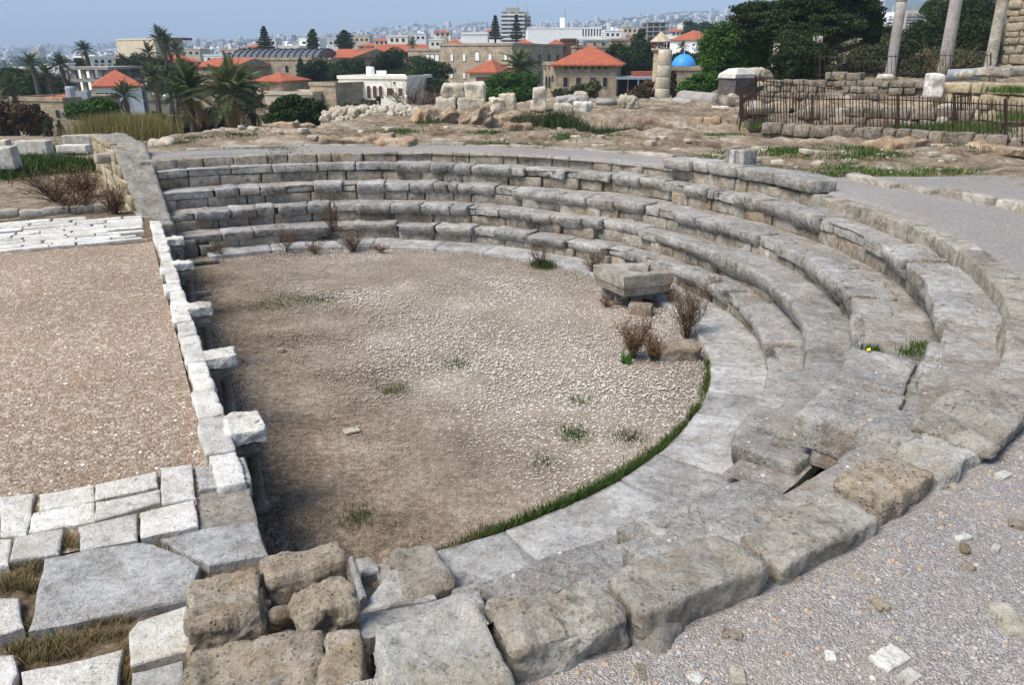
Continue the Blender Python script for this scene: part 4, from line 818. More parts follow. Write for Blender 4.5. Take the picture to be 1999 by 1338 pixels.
pe = empty('person', (q[0], 31, hz), 'person with black hair in dark clothes behind the rubble heap', 'person')
bo = bpy.data.objects.new('body', pr); COL.objects.link(bo); bo.parent = pe; pr.materials.append(M['skin']); mo = bo.modifiers.new('skin', 'SKIN')
bo.modifiers.new('sub', 'SUBSURF').levels = 1; bo.modifiers['sub'].render_levels = 1
for v_, r_ in zip(pr.skin_vertices[0].data, JR): v_.radius = (r_, r_)
pr.skin_vertices[0].data[0].use_root = True
bo['_o'] = [0, 0, 0]
for nm, mt, pts, rr_ in (('hair', 'black', [(0, .03, 1.30), (0, .05, 1.45), (0, .035, 1.55), (0, .01, 1.64), (0, -.03, 1.66)], [.07, .095, .108, .085, .02]), ('coat', 'black', [(0, 0, .5), (0, 0, .8), (0, 0, 1.1), (0, .01, 1.3), (0, .0, 1.37)], [.17, .165, .15, .165, .065])):
    g = MB(); tube(g, np.array(pts)+np.array([q[0], 31, hz]), rr_, 12); g.build(nm, M[mt], pe, smooth=True)
# ruin walls of rough stones
def ruin_wall(label, px0, px1, pt, pb, Y0, Y1, th, sz, mat='ruin', name='ruin_wall', ragged=.12, warp=.05):
    a = at_y(px0, pb[0], Y0); b = at_y(px1, pb[1], Y1); za = at_y(px0, pt[0], Y0)[2]; zb = at_y(px1, pt[1], Y1)[2]
    L = math.hypot(b[0]-a[0], b[1]-a[1]); d = (b[:2]-a[:2])/L; nn = np.array([-d[1], d[0]]); rot = math.atan2(d[1], d[0]); g = MB(); u = 0
    zlo = min(a[2], b[2]); z = zlo-.1; row = 0
    while True:
        h = sz*(.7+.5*rng.random()); u = -.3*rng.random(); any_ = False
        while u < L:
            l = sz*(.8+1.4*rng.random()); um = min(L, max(0, u+l/2)); zt = za+(zb-za)*um/L+ragged*vn(np.array([[um*.9, 3.3, row*.0]]), 4)[0]; base = a[2]+(b[2]-a[2])*um/L-.15
            if z+h*.6 < zt and z+h > base:
                c = a[:2]+d*um+nn*(th/2+.03*rng.standard_normal()); any_ = True
                stone_block(g, (*c, z+h/2), (l/2*.98, th/2, h/2*.97), rot=rot+.04*rng.standard_normal(), tilt=(0, .05*rng.standard_normal()), bev=h*.2, amp=h*.06, warp=warp*h*2.2, res=.12, lim=6)
            u += l
        z += h; row += 1
        if not any_ and z > max(za, zb): break
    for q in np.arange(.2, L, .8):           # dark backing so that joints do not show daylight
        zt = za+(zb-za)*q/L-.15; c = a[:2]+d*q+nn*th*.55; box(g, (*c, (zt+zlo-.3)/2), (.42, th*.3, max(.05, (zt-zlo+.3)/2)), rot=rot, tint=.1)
    return piece(name, g, mat, label, 'wall')
ruin_wall('low front course of squared stones just behind the railing', 1500, 2010, (238, 262), (250, 285), 20.5, 16.8, .4, .26, ragged=.05)
ruin_wall('middle ruin wall of rough blocks inside the railing', 1628, 1880, (205, 212), (243, 240), 22.5, 20.5, .5, .34)
ruin_wall('long ruin wall of small dark stones below the standing columns', 1496, 1815, (150, 152), (205, 200), 29.5, 26.5, .6, .24, ragged=.2)
ruin_wall('tall ruin wall of large blocks at the right edge', 1832, 2010, (150, 152), (222, 236), 25, 22.5, .6, .42, mat='wallend', ragged=.08)
ruin_wall('stepped ruin wall of pale stones behind the railing corner', 1462, 1640, (212, 218), (238, 236), 25.5, 23, .5, .26, ragged=.25)
ruin_wall('low pale ruin wall left of the dark ruin wall', 1560, 1700, (168, 170), (185, 190), 27.5, 26.5, .5, .22, ragged=.15)
ruin_wall('low curved rubble wall behind the dark grass', 1120, 1395, (222, 226), (247, 240), 27.5, 26, .5, .24, mat='rock', ragged=.2)
ruin_wall('small ruin wall at the right edge behind the railing posts', 1850, 2010, (238, 242), (262, 268), 19.8, 18.6, .4, .28, ragged=.1)
blk(1812, 1837, 146, 190, 24.6, .5, 'white', 'white upright corner block at the end of the tall ruin wall', bev=.03); blk(1632, 1652, 206, 238, 22.3, .4, 'cream', 'pale upright block with a rounded top inside the railing', bev=.1)
blk(1458, 1493, 201, 222, 24.5, .8, 'cream', 'pale pinkish drum lying behind the railing corner', bev=.2); blk(1838, 1900, 206, 214, 21.6, .4, 'cream', 'flat white slab on the middle ruin wall'); blk(1720, 1745, 146, 153, 29, .4, 'cream', 'pale stone on the dark ruin wall')
blk(1922, 1970, 133, 149, 24.2, .7, 'rim', 'long flat slab lying on top of the tall ruin wall', bev=.06, rot=.1); blk(1965, 2005, 131, 146, 24.8, .7, 'rim', 'second flat slab on top of the tall ruin wall at the edge', bev=.06); blk(1876, 1902, 137, 149, 24.6, .5, 'rim', 'rounded stone on top of the tall ruin wall', bev=.12)
blk(1840, 1856, 232, 246, 19.6, .3, 'cream', 'squared pale stone in the grass near the right end of the railing')
# standing granite columns
for px, pb, px2, w_, Y, mat, top, l in ((1588, 145, 1592, 16, 38, 'granite', 70, 'grey column with its head hidden in the dark pine'), (1737, 150, 1764, 16, 36, 'granite', 3, 'slender grey column ending in a pale cap, left of the shrubs'), (1840, 150, 1856, 19, 35, 'granite', -75, 'pale grey column rising behind a bare shrub'), (1930, 140, 1958, 17, 33, 'rim', -75, 'brownish column nearest the stone tower at right'), (1512, 140, 1512, 12, 40, 'cream', 84, 'pale pillar of stacked stones behind the tree')):
    q = at_y(px, pb, Y); zt = at_y(px2, top, Y)[2]; r_ = w_/FPX*Y/.94/2*1.05; cl = empty('standing_column', (q[0], Y, q[2]-.5), l, 'column'); g = MB()
    zz = np.linspace(q[2]-.6, zt, 7); lathe(g, (q[0], Y, 0), [(r_*(1.06-.10*i/6), z_) for i, z_ in enumerate(zz)], 24); g.build('shaft', M[mat], cl, smooth=True)
    if top == 3: g = MB(); lathe(g, (q[0], Y, zt), [(r_*.98, .002), (r_*1.12, .08), (r_*1.1, .22), (r_*.9, .3)], 20); g.build('cap', M['cream'], cl, smooth=True)
    g = MB(); lathe(g, (q[0], Y, 0), [(r_*1.5, q[2]-.9), (r_*1.5, q[2]-.05), (r_*1.2, q[2]+.08), (r_*1.07, q[2]+.12)], 20); g.build('base', M['ruin'], cl, smooth=True)
# iron railings
def railing(label, pts, n, pbars, spear=True, posts=()):
    """pts: list of (px, py_bottom, py_top, Y)"""
    W = [(at_y(p_[0], p_[1], p_[3]), at_y(p_[0], p_[2], p_[3])) for p_ in pts]; c = W[0][0]
    f = empty('iron_railing', c, label, 'railing', 'rusty iron railings round the ruins'); g = MB(); gr = MB()
    for (a, at_), (b, bt) in zip(W[:-1], W[1:]):
        L = np.hypot(*(b-a)[:2]); nb = max(2, int(L/pbars))
        for i in range(nb):
            u = (i+.5)/nb; p0 = a+(b-a)*u; p1 = at_+(bt-at_)*u; lean = np.array([.02*rng.standard_normal(), .01, 0]); tube(g, [p0, p1+lean-[0, 0, .05], p1+lean+([0, 0, .02] if spear else 0)], [.013, .013, .004], 4)
        for fr in (.08, .90): tube(gr, [a+(at_-a)*fr, b+(bt-b)*fr], .014, 4)
    g.build('bars', M['iron'], f); gr.build('rails', M['iron'], f)
    for px, pb, pt, Y in posts:
        a = at_y(px, pb, Y); b = at_y(px, pt, Y); g = MB(); tube(g, [a-[0, 0, .3], a, b], .026, 6); tube(g, [b*.5+a*.5, a+[.0, .35, -.05]], .014, 4); g.build('post', M['iron'], f)
railing('long rusty railing with spear tips along the front of the ruins', [(1445, 238, 178, 23.4), (1585, 256, 186, 21.2), (1752, 268, 186, 19.2), (1962, 280, 196, 17.2), (2040, 288, 200, 16.5)], 0, .095, True, [(1445, 240, 176, 23.4), (1585, 257, 184, 21.2), (1752, 269, 182, 19.2), (1962, 282, 192, 17.2)])
railing('railing run going back from the corner past the drum', [(1445, 238, 176, 23.5), (1475, 228, 147, 26), (1655, 214, 172, 27.5)], 0, .13, False, [(1475, 230, 146, 26), (1655, 216, 172, 27.5)])
railing('distant railing with spear tips in front of the standing columns', [(1590, 150, 106, 35), (1700, 148, 106, 33.5), (1830, 146, 104, 32), (1934, 142, 104, 31)], 0, .17, True, [(1600, 150, 104, 35), (1934, 143, 102, 31)])
railing('short leaning gate panel of iron bars near the right edge', [(1862, 246, 184, 20.5), (1898, 240, 178, 21)], 0, .06, False, [(1862, 250, 182, 20.5)])
q = at_y(1545, 216, 21.7); g = MB(); box(g, q, (.065, .012, .065), rot=.1); box(g, q+[0, .02, 0], (.05, .008, .05), rot=.1); piece('sign', g, 'black', 'small black square plate hung on the railing', 'sign')
g = MB(); a = at_y(1852, 140, 28.5); b = at_y(1915, 137, 28.5)
for i in range(22): box(g, a+(b-a)*i/21-[0, 0, .12], (.026, .01, .20)); 
box(g, (a+b)/2+[0, .03, -.0], ((b-a)[0]/2, .012, .02)); piece('board_fence', g, 'metal', 'low grey board fence beside the brownish column', 'fence')
# stone tower at the right edge
g = MB(); a = at_y(1948, 140, 47); b = at_y(2120, 140, 44); zt = 16; Q = [a[:2], b[:2], b[:2]+[3, 12], a[:2]+[3, 12]]
def wallbox(mb, Q, z0, z1, mi=0):
    Q = [np.array(q) for q in Q]
    for i in range(4):
        p0, p1 = Q[i], Q[(i+1) % 4]; L = np.hypot(*(p1-p0)); mb.add([(*p0, z0), (*p1, z0), (*p1, z1), (*p0, z1)], [np.array([[0, 1, 2, 3]])], mi, uv=[(0, z0), (L, z0), (L, z1), (0, z1)])
    mb.add([(*q, z1) for q in Q], [np.array([[0, 1, 2, 3]])], mi, uv=Q)
ruin_wall('tall rough stone tower wall at the right edge behind the columns', 1950, 2090, (-70, -70), (142, 142), 47, 44.6, .5, .46, mat='castle2', name='castle_tower', ragged=.05, warp=.05)

# ================================================================== HOUSES
def facade(px0, px1, Y0, Y1, pyb):
    a = at_y(px0, pyb, Y0); b = at_y(px1, pyb, Y1); return a, b
def on_plane(px, py, a, b):
    d = ray(px, py); e = b[:2]-a[:2]; n_ = np.array([e[1], -e[0]]); t = (n_@a[:2])/(n_@d[:2]); p_ = d*t+np.array([0, 0, CH]); return p_
def add_window(parent, a, b, rect, frame='shutter', pane='glass', arch=False, rnd=False, nm='window'):
    x0, y0, x1, y1 = rect; p0 = on_plane(x0, (y0+y1)/2, a, b); p1 = on_plane(x1, (y0+y1)/2, a, b); xm = (x0+x1)/2
    zt = on_plane(xm, y0, a, b)[2]; zb = on_plane(xm, y1, a, b)[2]; d = (p1-p0)[:2]; L = np.hypot(*d); d /= L; nn = np.array([d[1], -d[0]]); c = ((p0+p1)/2)[:2]; rot = math.atan2(d[1], d[0])
    def outline(f):
        hw = L/2*f; H = (zt-zb)
        if rnd: return [(hw*math.cos(t), (zt+zb)/2+H/2*f*math.sin(t)) for t in np.linspace(0, 2*math.pi, 12, endpoint=False)]
        if arch:
            zs_ = zt-hw*1.15; return [(-hw, zb)]+[(hw, zb)]+[(hw*math.cos(t), zs_+hw*1.15*math.sin(t)*f) for t in np.linspace(0, math.pi, 9)]
        return [(-hw, zb+(1-f)*H/2), (hw, zb+(1-f)*H/2), (hw, zt-(1-f)*H/2), (-hw, zt-(1-f)*H/2)]
    def ext(mb, o_, d0, d1, mi):
        n_ = len(o_); V = [(*(c+d*u+nn*d0), z) for u, z in o_]+[(*(c+d*u+nn*d1), z) for u, z in o_]
        mb.add(V, [np.stack([np.arange(n_), (np.arange(n_)+1) % n_, n_+(np.arange(n_)+1) % n_, n_+np.arange(n_)], 1), (np.arange(n_)+n_)[None]], mi)
    g = MB(); ext(g, outline(1.22), -.05, .07, 0); w_ = g.build(nm, M[frame], parent); g = MB(); ext(g, outline(1.0), -.05, .085, 0); g.build('pane', M[pane], w_)
    return w_
def house(label, px, Y, pyt, pyb, depth, wall='brick', roof=None, rooft='tile', apex=None, wins=(), frame='shutter', pane='glass', name='house', cat='house', group=None, over=.35, parapet=True, sidewins=0, extra=None):
    a, b = facade(px[0], px[1], Y[0], Y[1], pyb); zt = at_y((px[0]+px[1])/2, pyt, (Y[0]+Y[1])/2)[2]; zb = min(a[2], b[2])
    d = (b-a)[:2]; L = np.hypot(*d); d /= L; nn = np.array([-d[1], d[0]]); Q = [a[:2], b[:2], b[:2]+nn*depth, a[:2]+nn*depth]
    h = empty(name, (*np.mean(Q, 0), zb), label, cat, group); g = MB(); wallbox(g, Q, zb-3, zt); g.build('wall', M[wall], h)
    cc = np.mean(Q, 0); rot = math.atan2(d[1], d[0])
    if roof is None:
        g = MB()
        for p0, p1 in zip(Q, Q[1:]+Q[:1]):
            m_ = (p0+p1)/2; l_ = np.hypot(*(p1-p0)); box(g, (*m_, zt+.12), (l_/2+.08, .10, .16), rot=math.atan2(*(p1-p0)[::-1]))
        g.build('parapet', M[wall], h)
        if cat == 'house' and rng.random() < .75:
            u = rng.random(); c1 = Q[0]+d*L*(.2+.6*u)+nn*depth*(.3+.4*rng.random()); g = MB(); lathe(g, (*c1, zt), [(.45, .0), (.45, .95), (.38, 1.1)], 10); box(g, (*(c1+d*1.3), zt+.35), (.5, .35, .35)); g.build('water_tank', M['metal' if rng.random() < .6 else 'whitewall'], h)
            g = MB(); c2 = Q[0]+d*L*(.85-.6*u)+nn*depth*.5; tube(g, [(*c2, zt), (*c2, zt+2.2)], .04, 4)
            for q_ in (1.5, 1.8, 2.1): tube(g, [(c2[0]-.5, c2[1], zt+q_), (c2[0]+.5, c2[1], zt+q_)], .025, 3)
            g.build('aerial', M['iron'], h)
    else:
        za = at_y((px[0]+px[1])/2, apex, (Y[0]+Y[1])/2+depth/2)[2]; o = over
        E_ = [Q[0]+(-d-nn)*o, Q[1]+(d-nn)*o, Q[2]+(d+nn)*o, Q[3]+(-d+nn)*o]; g = MB(); ze = zt-.05
        if roof == 'hip':
            r = max(0, (L-depth)/2); R0, R1 = cc-d*r, cc+d*r
        elif roof == 'gable': R0, R1 = cc-d*(L/2+o), cc+d*(L/2+o)
        else: R0, R1 = cc-nn*(depth/2+o), cc+nn*(depth/2+o)
        z2 = ze-.15
        def sl(pts, uvs): g.add(pts, [np.arange(len(pts))[None]], 0, uv=uvs)
        q = lambda i, z=ze: (*E_[i], z)
        if roof in ('hip', 'gable'):
            s1 = math.hypot(depth/2+o, za-ze); 
            sl([q(0), q(1), (*R1, za), (*R0, za)], [(0, 0), (L, 0), (L-(L-np.hypot(*(R1-R0)))/2, s1), ((L-np.hypot(*(R1-R0)))/2, s1)]); sl([q(2), q(3), (*R0, za), (*R1, za)], [(0, 0), (L, 0), (L, s1), (0, s1)])
            m_ = 0 if roof == 'hip' else 1
            g.add([q(1), q(2), (*R1, za)], [np.array([[0, 1, 2]])], m_, uv=[(0, 0), (depth, 0), (depth/2, s1)]); g.add([q(3), q(0), (*R0, za)], [np.array([[0, 1, 2]])], m_, uv=[(0, 0), (depth, 0), (depth/2, s1)])
        else:
            s1 = math.hypot(L/2+o, za-ze); sl([q(1), q(2), (*R1, za), (*R0, za)], [(0, 0), (depth, 0), (depth, s1), (0, s1)]); sl([q(3), q(0), (*R0, za), (*R1, za)], [(0, 0), (depth, 0), (depth, s1), (0, s1)])
            g.add([q(0), q(1), (*R0, za)], [np.array([[0, 1, 2]])], 1, uv=[(0, 0), (L, 0), (L/2, s1)]); g.add([q(2), q(3), (*R1, za)], [np.array([[0, 1, 2]])], 1, uv=[(0, 0), (L, 0), (L/2, s1)])
        for i in range(4): g.add([q(i, z2), q((i+1) % 4, z2), q((i+1) % 4), q(i)], [np.array([[0, 1, 2, 3]])], 0, uv=[(0, 0), (1, 0), (1, .1), (0, .1)])
        g.add([q(i, z2) for i in range(4)], [np.array([[3, 2, 1, 0]])], 1)
        g.build('roof', [M[rooft], M[wall]], h)
    for w_ in wins:
        k_ = w_[4] if len(w_) > 4 else ''; add_window(h, a, b, w_[:4], 'cap' if 'w' not in k_ and frame == 'shutter' and 'brick' in wall else frame, 'whitewall' if 'w' in k_ else ('shutter' if 's' in k_ else pane), 'a' in k_, 'o' in k_)
    for i in range(sidewins):                 # windows on the right hand side wall
        u = (i+.6)/(sidewins+.2); p0 = Q[1]+(Q[2]-Q[1])*u; e0 = np.array([*(p0-nn*.5), 0]); e1 = np.array([*(p0+nn*.5), 0]); H = zt-zb
        for f in ((.62,) if H < 5 else (.3, .68)):
            g = MB(); box(g, (*p0, zb+H*f), (.06, .5, .8), rot=rot); g.build('window', M[pane], h)
    if extra: extra(h, a, b, d, nn, zt, zb, Q)
    return h
def extra_box(nm, mat, px, py, dY, dep):
    def f(h, a, b, d, nn, zt, zb, Q):
        g = MB(); p0 = at_y(px[0], py[1], a[1]+dY); p1 = at_y(px[1], py[1], a[1]+dY); t = at_y(px[0], py[0], a[1]+dY)[2]; c = (p0+p1)/2; box(g, (c[0], c[1]+dep/2, (t+zt-.05)/2), ((p1-p0)[0]/2, dep/2, abs(t-zt+.05)/2)); g.build(nm, M[mat], h)
    return f
W3 = lambda xs_, y0, y1, w_, k='': [(x-w_/2, y0, x+w_/2, y1, k) for x in xs_]
house('stone house with a small red hipped roof behind the palms at far left', (30, 130), (70, 68), 196, 235, 6, wins=W3([43, 60, 84], 222, 232, 7)+W3([114], 214, 228, 8, 'a'))
house('small red roofed upper storey on the stone house at far left', (58, 126), (72, 71), 193, 198, 5, roof='hip', apex=183, wins=W3([62, 85], 197, 203, 5), name='upper_storey')
house('white house with a bright red pyramid roof', (194, 282), (88, 90), 166, 212, 8, 'whitewall', 'hip', 'tile', 135, wins=[(188+i*9, 181, 195+i*9, 195) for i in range(5)], frame='plaster')
house('yellow apartment building seen behind the concrete frame', (180, 228), (165, 168), 112, 150, 10, 'plaster', wins=W3([188, 200, 214], 117, 122, 5)+W3([188, 200, 214], 126, 131, 5), cat='building')
house('tall beige block with a dark balcony side behind the twin palms', (312, 366), (175, 180), 77, 150, 16, 'beige', wins=[(318, 92, 326, 99)], sidewins=4, cat='building', extra=extra_box('roof_room', 'shutter', (335, 358), (73, 78), 3, 5))
house('white house with a low red roof below the tall beige block', (317, 398), (138, 142), 120, 150, 9, 'whitewall', 'hip', 'tile', 103, wins=W3([340, 365], 123, 130, 6))
house('stone house with a red gabled roof beside the vaulted church', (388, 462), (118, 114), 128, 170, 7, 'brick', 'gable', 'tile', 113, wins=W3([400], 131, 137, 4)+W3([430], 140, 150, 6))
# church with a dark barrel roof
def barrel(h, a, b, d, nn, zt, zb, Q):
    n = 26; L = np.hypot(*(b-a)[:2]); g = MB(); V = []; r = 4.2; c0 = a[:2]+nn*5
    for u in np.linspace(0, L*.86, n):
        for t in np.linspace(0, math.pi, 11): V.append((*(c0+d*u-nn*r*math.cos(t)), zt-.1+1.55*math.sin(t)))
    g.add(np.array(V), [grid_faces(n, 11), np.arange(11)[None, ::-1], (np.arange(11)+(n-1)*11)[None]]); g.build('barrel_roof', M['slate'], h, smooth=False)
    g = MB()
    for u in np.linspace(0, L*.86, 15): tube(g, [(*(c0+d*u-nn*(r+.1)*math.cos(t)), zt-.1+1.62*math.sin(t)) for t in np.linspace(.0, math.pi, 9)], .08, 4)
    g.build('roof_ribs', M['iron'], h)
house('long stone church with a dark ribbed barrel roof', (455, 650), (120, 118), 116, 175, 11, 'brick2', wins=W3([480, 517, 560], 127, 140, 5, 'a'), name='church', cat='church', extra=barrel)
house('small stone house with a red pyramid roof below the church', (497, 552), (86, 85), 156, 190, 5, 'brick', 'hip', 'tile', 141, wins=W3([513, 523], 169, 184, 6, 's'), extra=extra_box('chimney', 'tile2', (545, 553), (144, 157), 1.5, .7))
house('flat roofed stone annex beside the small red pyramid roof', (520, 612), (82, 81), 184, 214, 5, 'beige', wins=W3([538], 199, 210, 12, 's'), cat='building')
house('plain tall stone house wall right of the flat annex', (608, 658), (84, 82), 166, 212, 7, 'brick', wins=W3([626, 631], 197, 205, 3, 's'), cat='building')
house('stone house with a long red gabled roof and two dormers', (628, 692), (126, 122), 110, 140, 9, 'brick', 'gable', 'tile', 95, wins=W3([671, 684], 120, 130, 6))
house('stone house with an end gable behind the hedge', (690, 740), (126, 126), 104, 140, 7, 'brick', 'front', 'tile2', 92, wins=[])
house('cream plastered house with three arched windows', (664, 796), (86, 84), 153, 206, 7, 'plaster', wins=[(677, 174, 684, 188, 's'), (698, 173, 709, 188, 's')]+[(717, 167, 724, 190, 'as'), (728.5, 167, 736, 190, 'as'), (740, 167, 747, 190, 'as')]+[(756, 172, 767, 186, 's'), (778, 172, 786, 187, 's'), (688, 160, 692, 164, 'o'), (768, 159, 772, 163, 'o')], frame='whitewall', extra=extra_box('chimney', 'plaster', (723, 729), (146, 152), 2, .7))
house('long low house with a flat red tiled roof at mid distance', (740, 838), (150, 152), 99, 125, 9, 'brick2', 'gable', 'tile', 86, wins=W3([780, 793], 103, 112, 5))
house('stone house with three tall white arches', (798, 866), (138, 136), 98, 140, 9, 'brick2', wins=[(832, 106, 839, 126, 'aw'), (841, 106, 848, 126, 'aw'), (850, 106, 857, 126, 'aw')])
house('small cream house between red roofs', (757, 797), (190, 190), 71, 100, 8, 'plaster', wins=W3([765, 775, 787], 75, 80, 4))
house('broad stone palace with arched windows above the ridge', (862, 1000), (112, 108), 88, 180, 20, 'brick2', wins=[(880, 105, 885, 119, 'aw'), (904, 104, 909, 119, 'aw'), (928, 101, 936, 118, 'aw'), (954, 104, 960, 118, 'aw'), (880, 141, 884, 152, 'aw'), (904, 141, 909, 153, 'aw'), (985, 104, 990, 118, 'aw')], sidewins=5, cat='building', extra=extra_box('chimney', 'brick2', (866, 873), (69, 89), 2, 1))
house('low grey house with a bright red gabled roof in front of the palace', (917, 966), (90, 89), 139, 165, 6, 'beige', 'hip', 'tile2', 115, wins=W3([947], 151, 160, 28, 's'))
house('white cube house with a red rim on the roofs behind the palace', (902, 952), (150, 150), 66, 90, 9, 'whitewall', wins=[], sidewins=1)
house('red domed tile roof left of the white cube', (872, 900), (145, 145), 84, 95, 6, 'brick', 'hip', 'tile2', 75)
house('stone house with an orange hipped roof behind the palace', (985, 1062), (150, 150), 93, 110, 10, 'brick', 'hip', 'tile', 76)
house('square stone house with a wide orange hipped roof and round windows', (1084, 1202), (80, 79), 124, 196, 9, 'brick', 'hip', 'tile', 87, wins=[(x-3, 129, x+3, 135, 'o') for x in (1105, 1118, 1130, 1143, 1157, 1170, 1182)]+W3([1104, 1129, 1157, 1181], 151, 169, 8), over=.5)
house('arched side wing of the square stone house', (1060, 1084), (83.5, 80.2), 126, 196, 6, 'brick', wins=[(1066, 148, 1070, 170, 'a'), (1072, 148, 1076, 170, 'a'), (1078, 146, 1081, 158, 'a'), (1064, 131, 1066, 135), (1072, 130, 1074, 135)], name='house_wing')
# awning beside the square house
aw = empty('porch', (*at_y(1240, 190, 80)[:2], at_y(1240, 190, 80)[2]), 'long metal porch roof with a red strip right of the square house', 'porch'); g = MB(); p0 = at_y(1200, 151, 80); p1 = at_y(1282, 153, 78); box(g, (p0+p1)/2+[0, 2, 0], ((p1-p0)[0]/2, 2.2, .12)); g.build('roof', M['metal'], aw)
g = MB(); box(g, (p0+p1)/2+[1.5, 3.5, .35], ((p1-p0)[0]/3, 1.5, .18)); g.build('red_strip', M['tile2'], aw); g = MB(); box(g, (p0+p1)/2+[0, 3.8, -1.2], ((p1-p0)[0]/2, .15, 1.1)); g.build('back_wall', M['glass'], aw); g = MB(); box(g, (p0+p1)/2+[0, -.2, -2.4], ((p1-p0)[0]/2, .3, .7)); g.build('front_wall', M['brick'], aw)
for i in range(4): g = MB(); q = p0+(p1-p0)*(i+.3)/4; tube(g, [q-[0, 0, 2], q], .06, 6); g.build('post', M['metal'], aw)
house('huge white building with a blank facade on the skyline', (1030, 1172), (250, 250), 55, 105, 40, 'whitewall', wins=[(1137+i*5.5, 56, 1139.5+i*5.5, 70) for i in range(7)], frame='whitewall', cat='building', extra=lambda h, a, b, d, nn, zt, zb, Q: (extra_box('roof_tower', 'whitewall', (1094, 1103), (34, 53), 8, 3)(h, a, b, d, nn, zt, zb, Q), extra_box('mast', 'iron', (1102.4, 1103), (18, 53), 8, .2)(h, a, b, d, nn, zt, zb, Q)))
house('small stone tower house with a red cap in front of the white building', (1074, 1098), (140, 140), 85, 105, 5, 'brick', 'hip', 'tile2', 76, wins=W3([1080], 90, 95, 2)); house('dark brown clad house beside the small tower house', (1098, 1124), (140, 140), 78, 105, 8, 'shutter', cat='building')
house('long grey flat roofed house below the white building', (1124, 1188), (145, 145), 80, 100, 8, 'concrete', wins=W3([1140, 1160, 1178], 84, 88, 5)); house('old stone house with small windows beside the minaret', (1122, 1196), (130, 130), 92, 112, 8, 'brick', wins=W3([1160, 1172, 1184], 96, 103, 3, 'a'))
house('yellow house with a red hipped roof left of the minaret', (1210, 1256), (165, 165), 78, 95, 9, 'plaster', 'hip', 'tile', 67, wins=W3([1222, 1232, 1242], 72+9, 86, 3)); house('stone house with a wide window left of the minaret', (1193, 1262), (150, 150), 78, 110, 8, 'brick2', wins=W3([1226, 1240], 92, 100, 6))
def frame_building(label, px, Y, pyt, pyb, dep, floors, bays, wall='beige', broken=False):
    a = at_y(px[0], pyb, Y); b = at_y(px[1], pyb, Y); zt = at_y(px[0], pyt, Y)[2]; zb = a[2]-2; h = empty('unfinished_building', (*((a+b)/2)[:2], zb), label, 'building'); W_ = (b-a)[0]; fh = (zt-a[2])/floors
    for i in range(floors+1):
        g = MB(); k_ = 1.0 if i % 2 == 0 else 1.05; box(g, ((a+b)[0]/2, Y+dep/2, a[2]+i*fh), (W_/2*k_, dep/2+.2, .16)); g.build('floor_slab', M['concrete'], h)
    for j in range(bays+1):
        for dd in (.3, dep-.3):
            g = MB(); box(g, (a[0]+W_*j/bays, Y+dd, (zb+zt)/2), (.22, .22, (zt-zb)/2)); g.build('pillar', M['concrete'], h)
    for i in range(floors):
        g = MB(); box(g, (a[0]+W_*(.55+.3*rng.random()), Y+dep*.75, a[2]+(i+.5)*fh), (W_*.28, .12, fh/2-.17)); g.build('infill_wall', M[wall], h)
    g = MB(); box(g, ((a+b)[0]/2, Y+dep*.96, (a[2]+zt)/2), (W_*.46, .1, (zt-a[2])*.47)); g.build('back_wall', M[wall], h); return h
frame_building('open concrete frame of an unfinished building behind the palms', (138, 222), 98, 133, 205, 9, 3, 5, 'concrete'); frame_building('tan unfinished block with an open top floor on the right skyline', (1262, 1310), 330, 43, 88, 14, 5, 4, 'towntan')
house('white villa with a red hipped roof behind the bright green tree', (1358, 1396), (170, 172), 76, 106, 9, 'whitewall', 'hip', 'tile2', 58, wins=W3([1368, 1380], 68+12, 88, 5)); house('cream villa with arched openings behind the blue dome', (1322, 1360), (180, 180), 73, 105, 10, 'plaster', wins=W3([1330, 1345], 77, 84, 4, 'a')); house('beige house glimpsed through the branches of the dark pine', (1595, 1662), (95, 95), 82, 130, 9, 'beige', wins=W3([1612, 1640], 108, 122, 9)); house('cream house half hidden behind the pines', (1480, 1530), (100, 100), 90, 130, 9, 'plaster', wins=W3([1490, 1512], 97, 106, 6))
# apartment towers
def tower(label, px, Y, pyt, pyb, dep, floors, wall='townwall', bal='concrete'):
    a = at_y(px[0], pyb, Y); b = at_y(px[1], pyb, Y); zt = at_y(px[0], pyt, Y)[2]; zb = a[2]-6; h = empty('apartment_tower', (*((a+b)/2)[:2], zb), label, 'building'); W_ = (b-a)[0]; c = ((a+b)[0]/2, Y+dep/2); g = MB(); box(g, (*c, (zb+zt)/2), (W_/2, dep/2, (zt-zb)/2)); g.build('wall', M[wall], h); fh = (zt-a[2])/floors
    for i in range(floors):
        z = a[2]+(i+.5)*fh
        for u in ((.16, .3), (.5, .3), (.84, .3)):
            g = MB(); box(g, (a[0]+W_*u[0], Y-.02, z), (W_*u[1]*.33, .12, fh*.28)); g.build('window', M['glass'], h)
        g = MB(); box(g, (c[0], Y-.7, z-fh*.42), (W_*.5, .8, .15)); box(g, (c[0], Y-1.45, z-fh*.2), (W_*.5, .06, fh*.16)); g.build('balcony', M[bal], h)
    g = MB(); box(g, (*c, zt+.8), (W_*.3, dep*.3, 1.0)); box(g, (c[0]+W_*.2, c[1], zt+2), (.1, .1, 3)); g.build('roof_room', M[wall], h)
tower('tall grey apartment tower with balconies on the skyline', (978, 1024), 380, 22, 85, 16, 8, 'concrete', 'townwall'); tower('wing of stacked balconies on the right of the tall tower', (1016, 1036), 384, 30, 85, 14, 7, 'concrete'); tower('white apartment block at the top beside the dark pine', (1694, 1724), 620, -12, 16, 14, 4, 'whitewall', 'whitewall'); tower('white apartment block behind the slender grey column', (1731, 1757), 420, 30, 56, 14, 4, 'whitewall', 'whitewall'); tower('tan apartment block right of the slender grey column', (1766, 1800), 430, 26, 55, 14, 5, 'towntan')
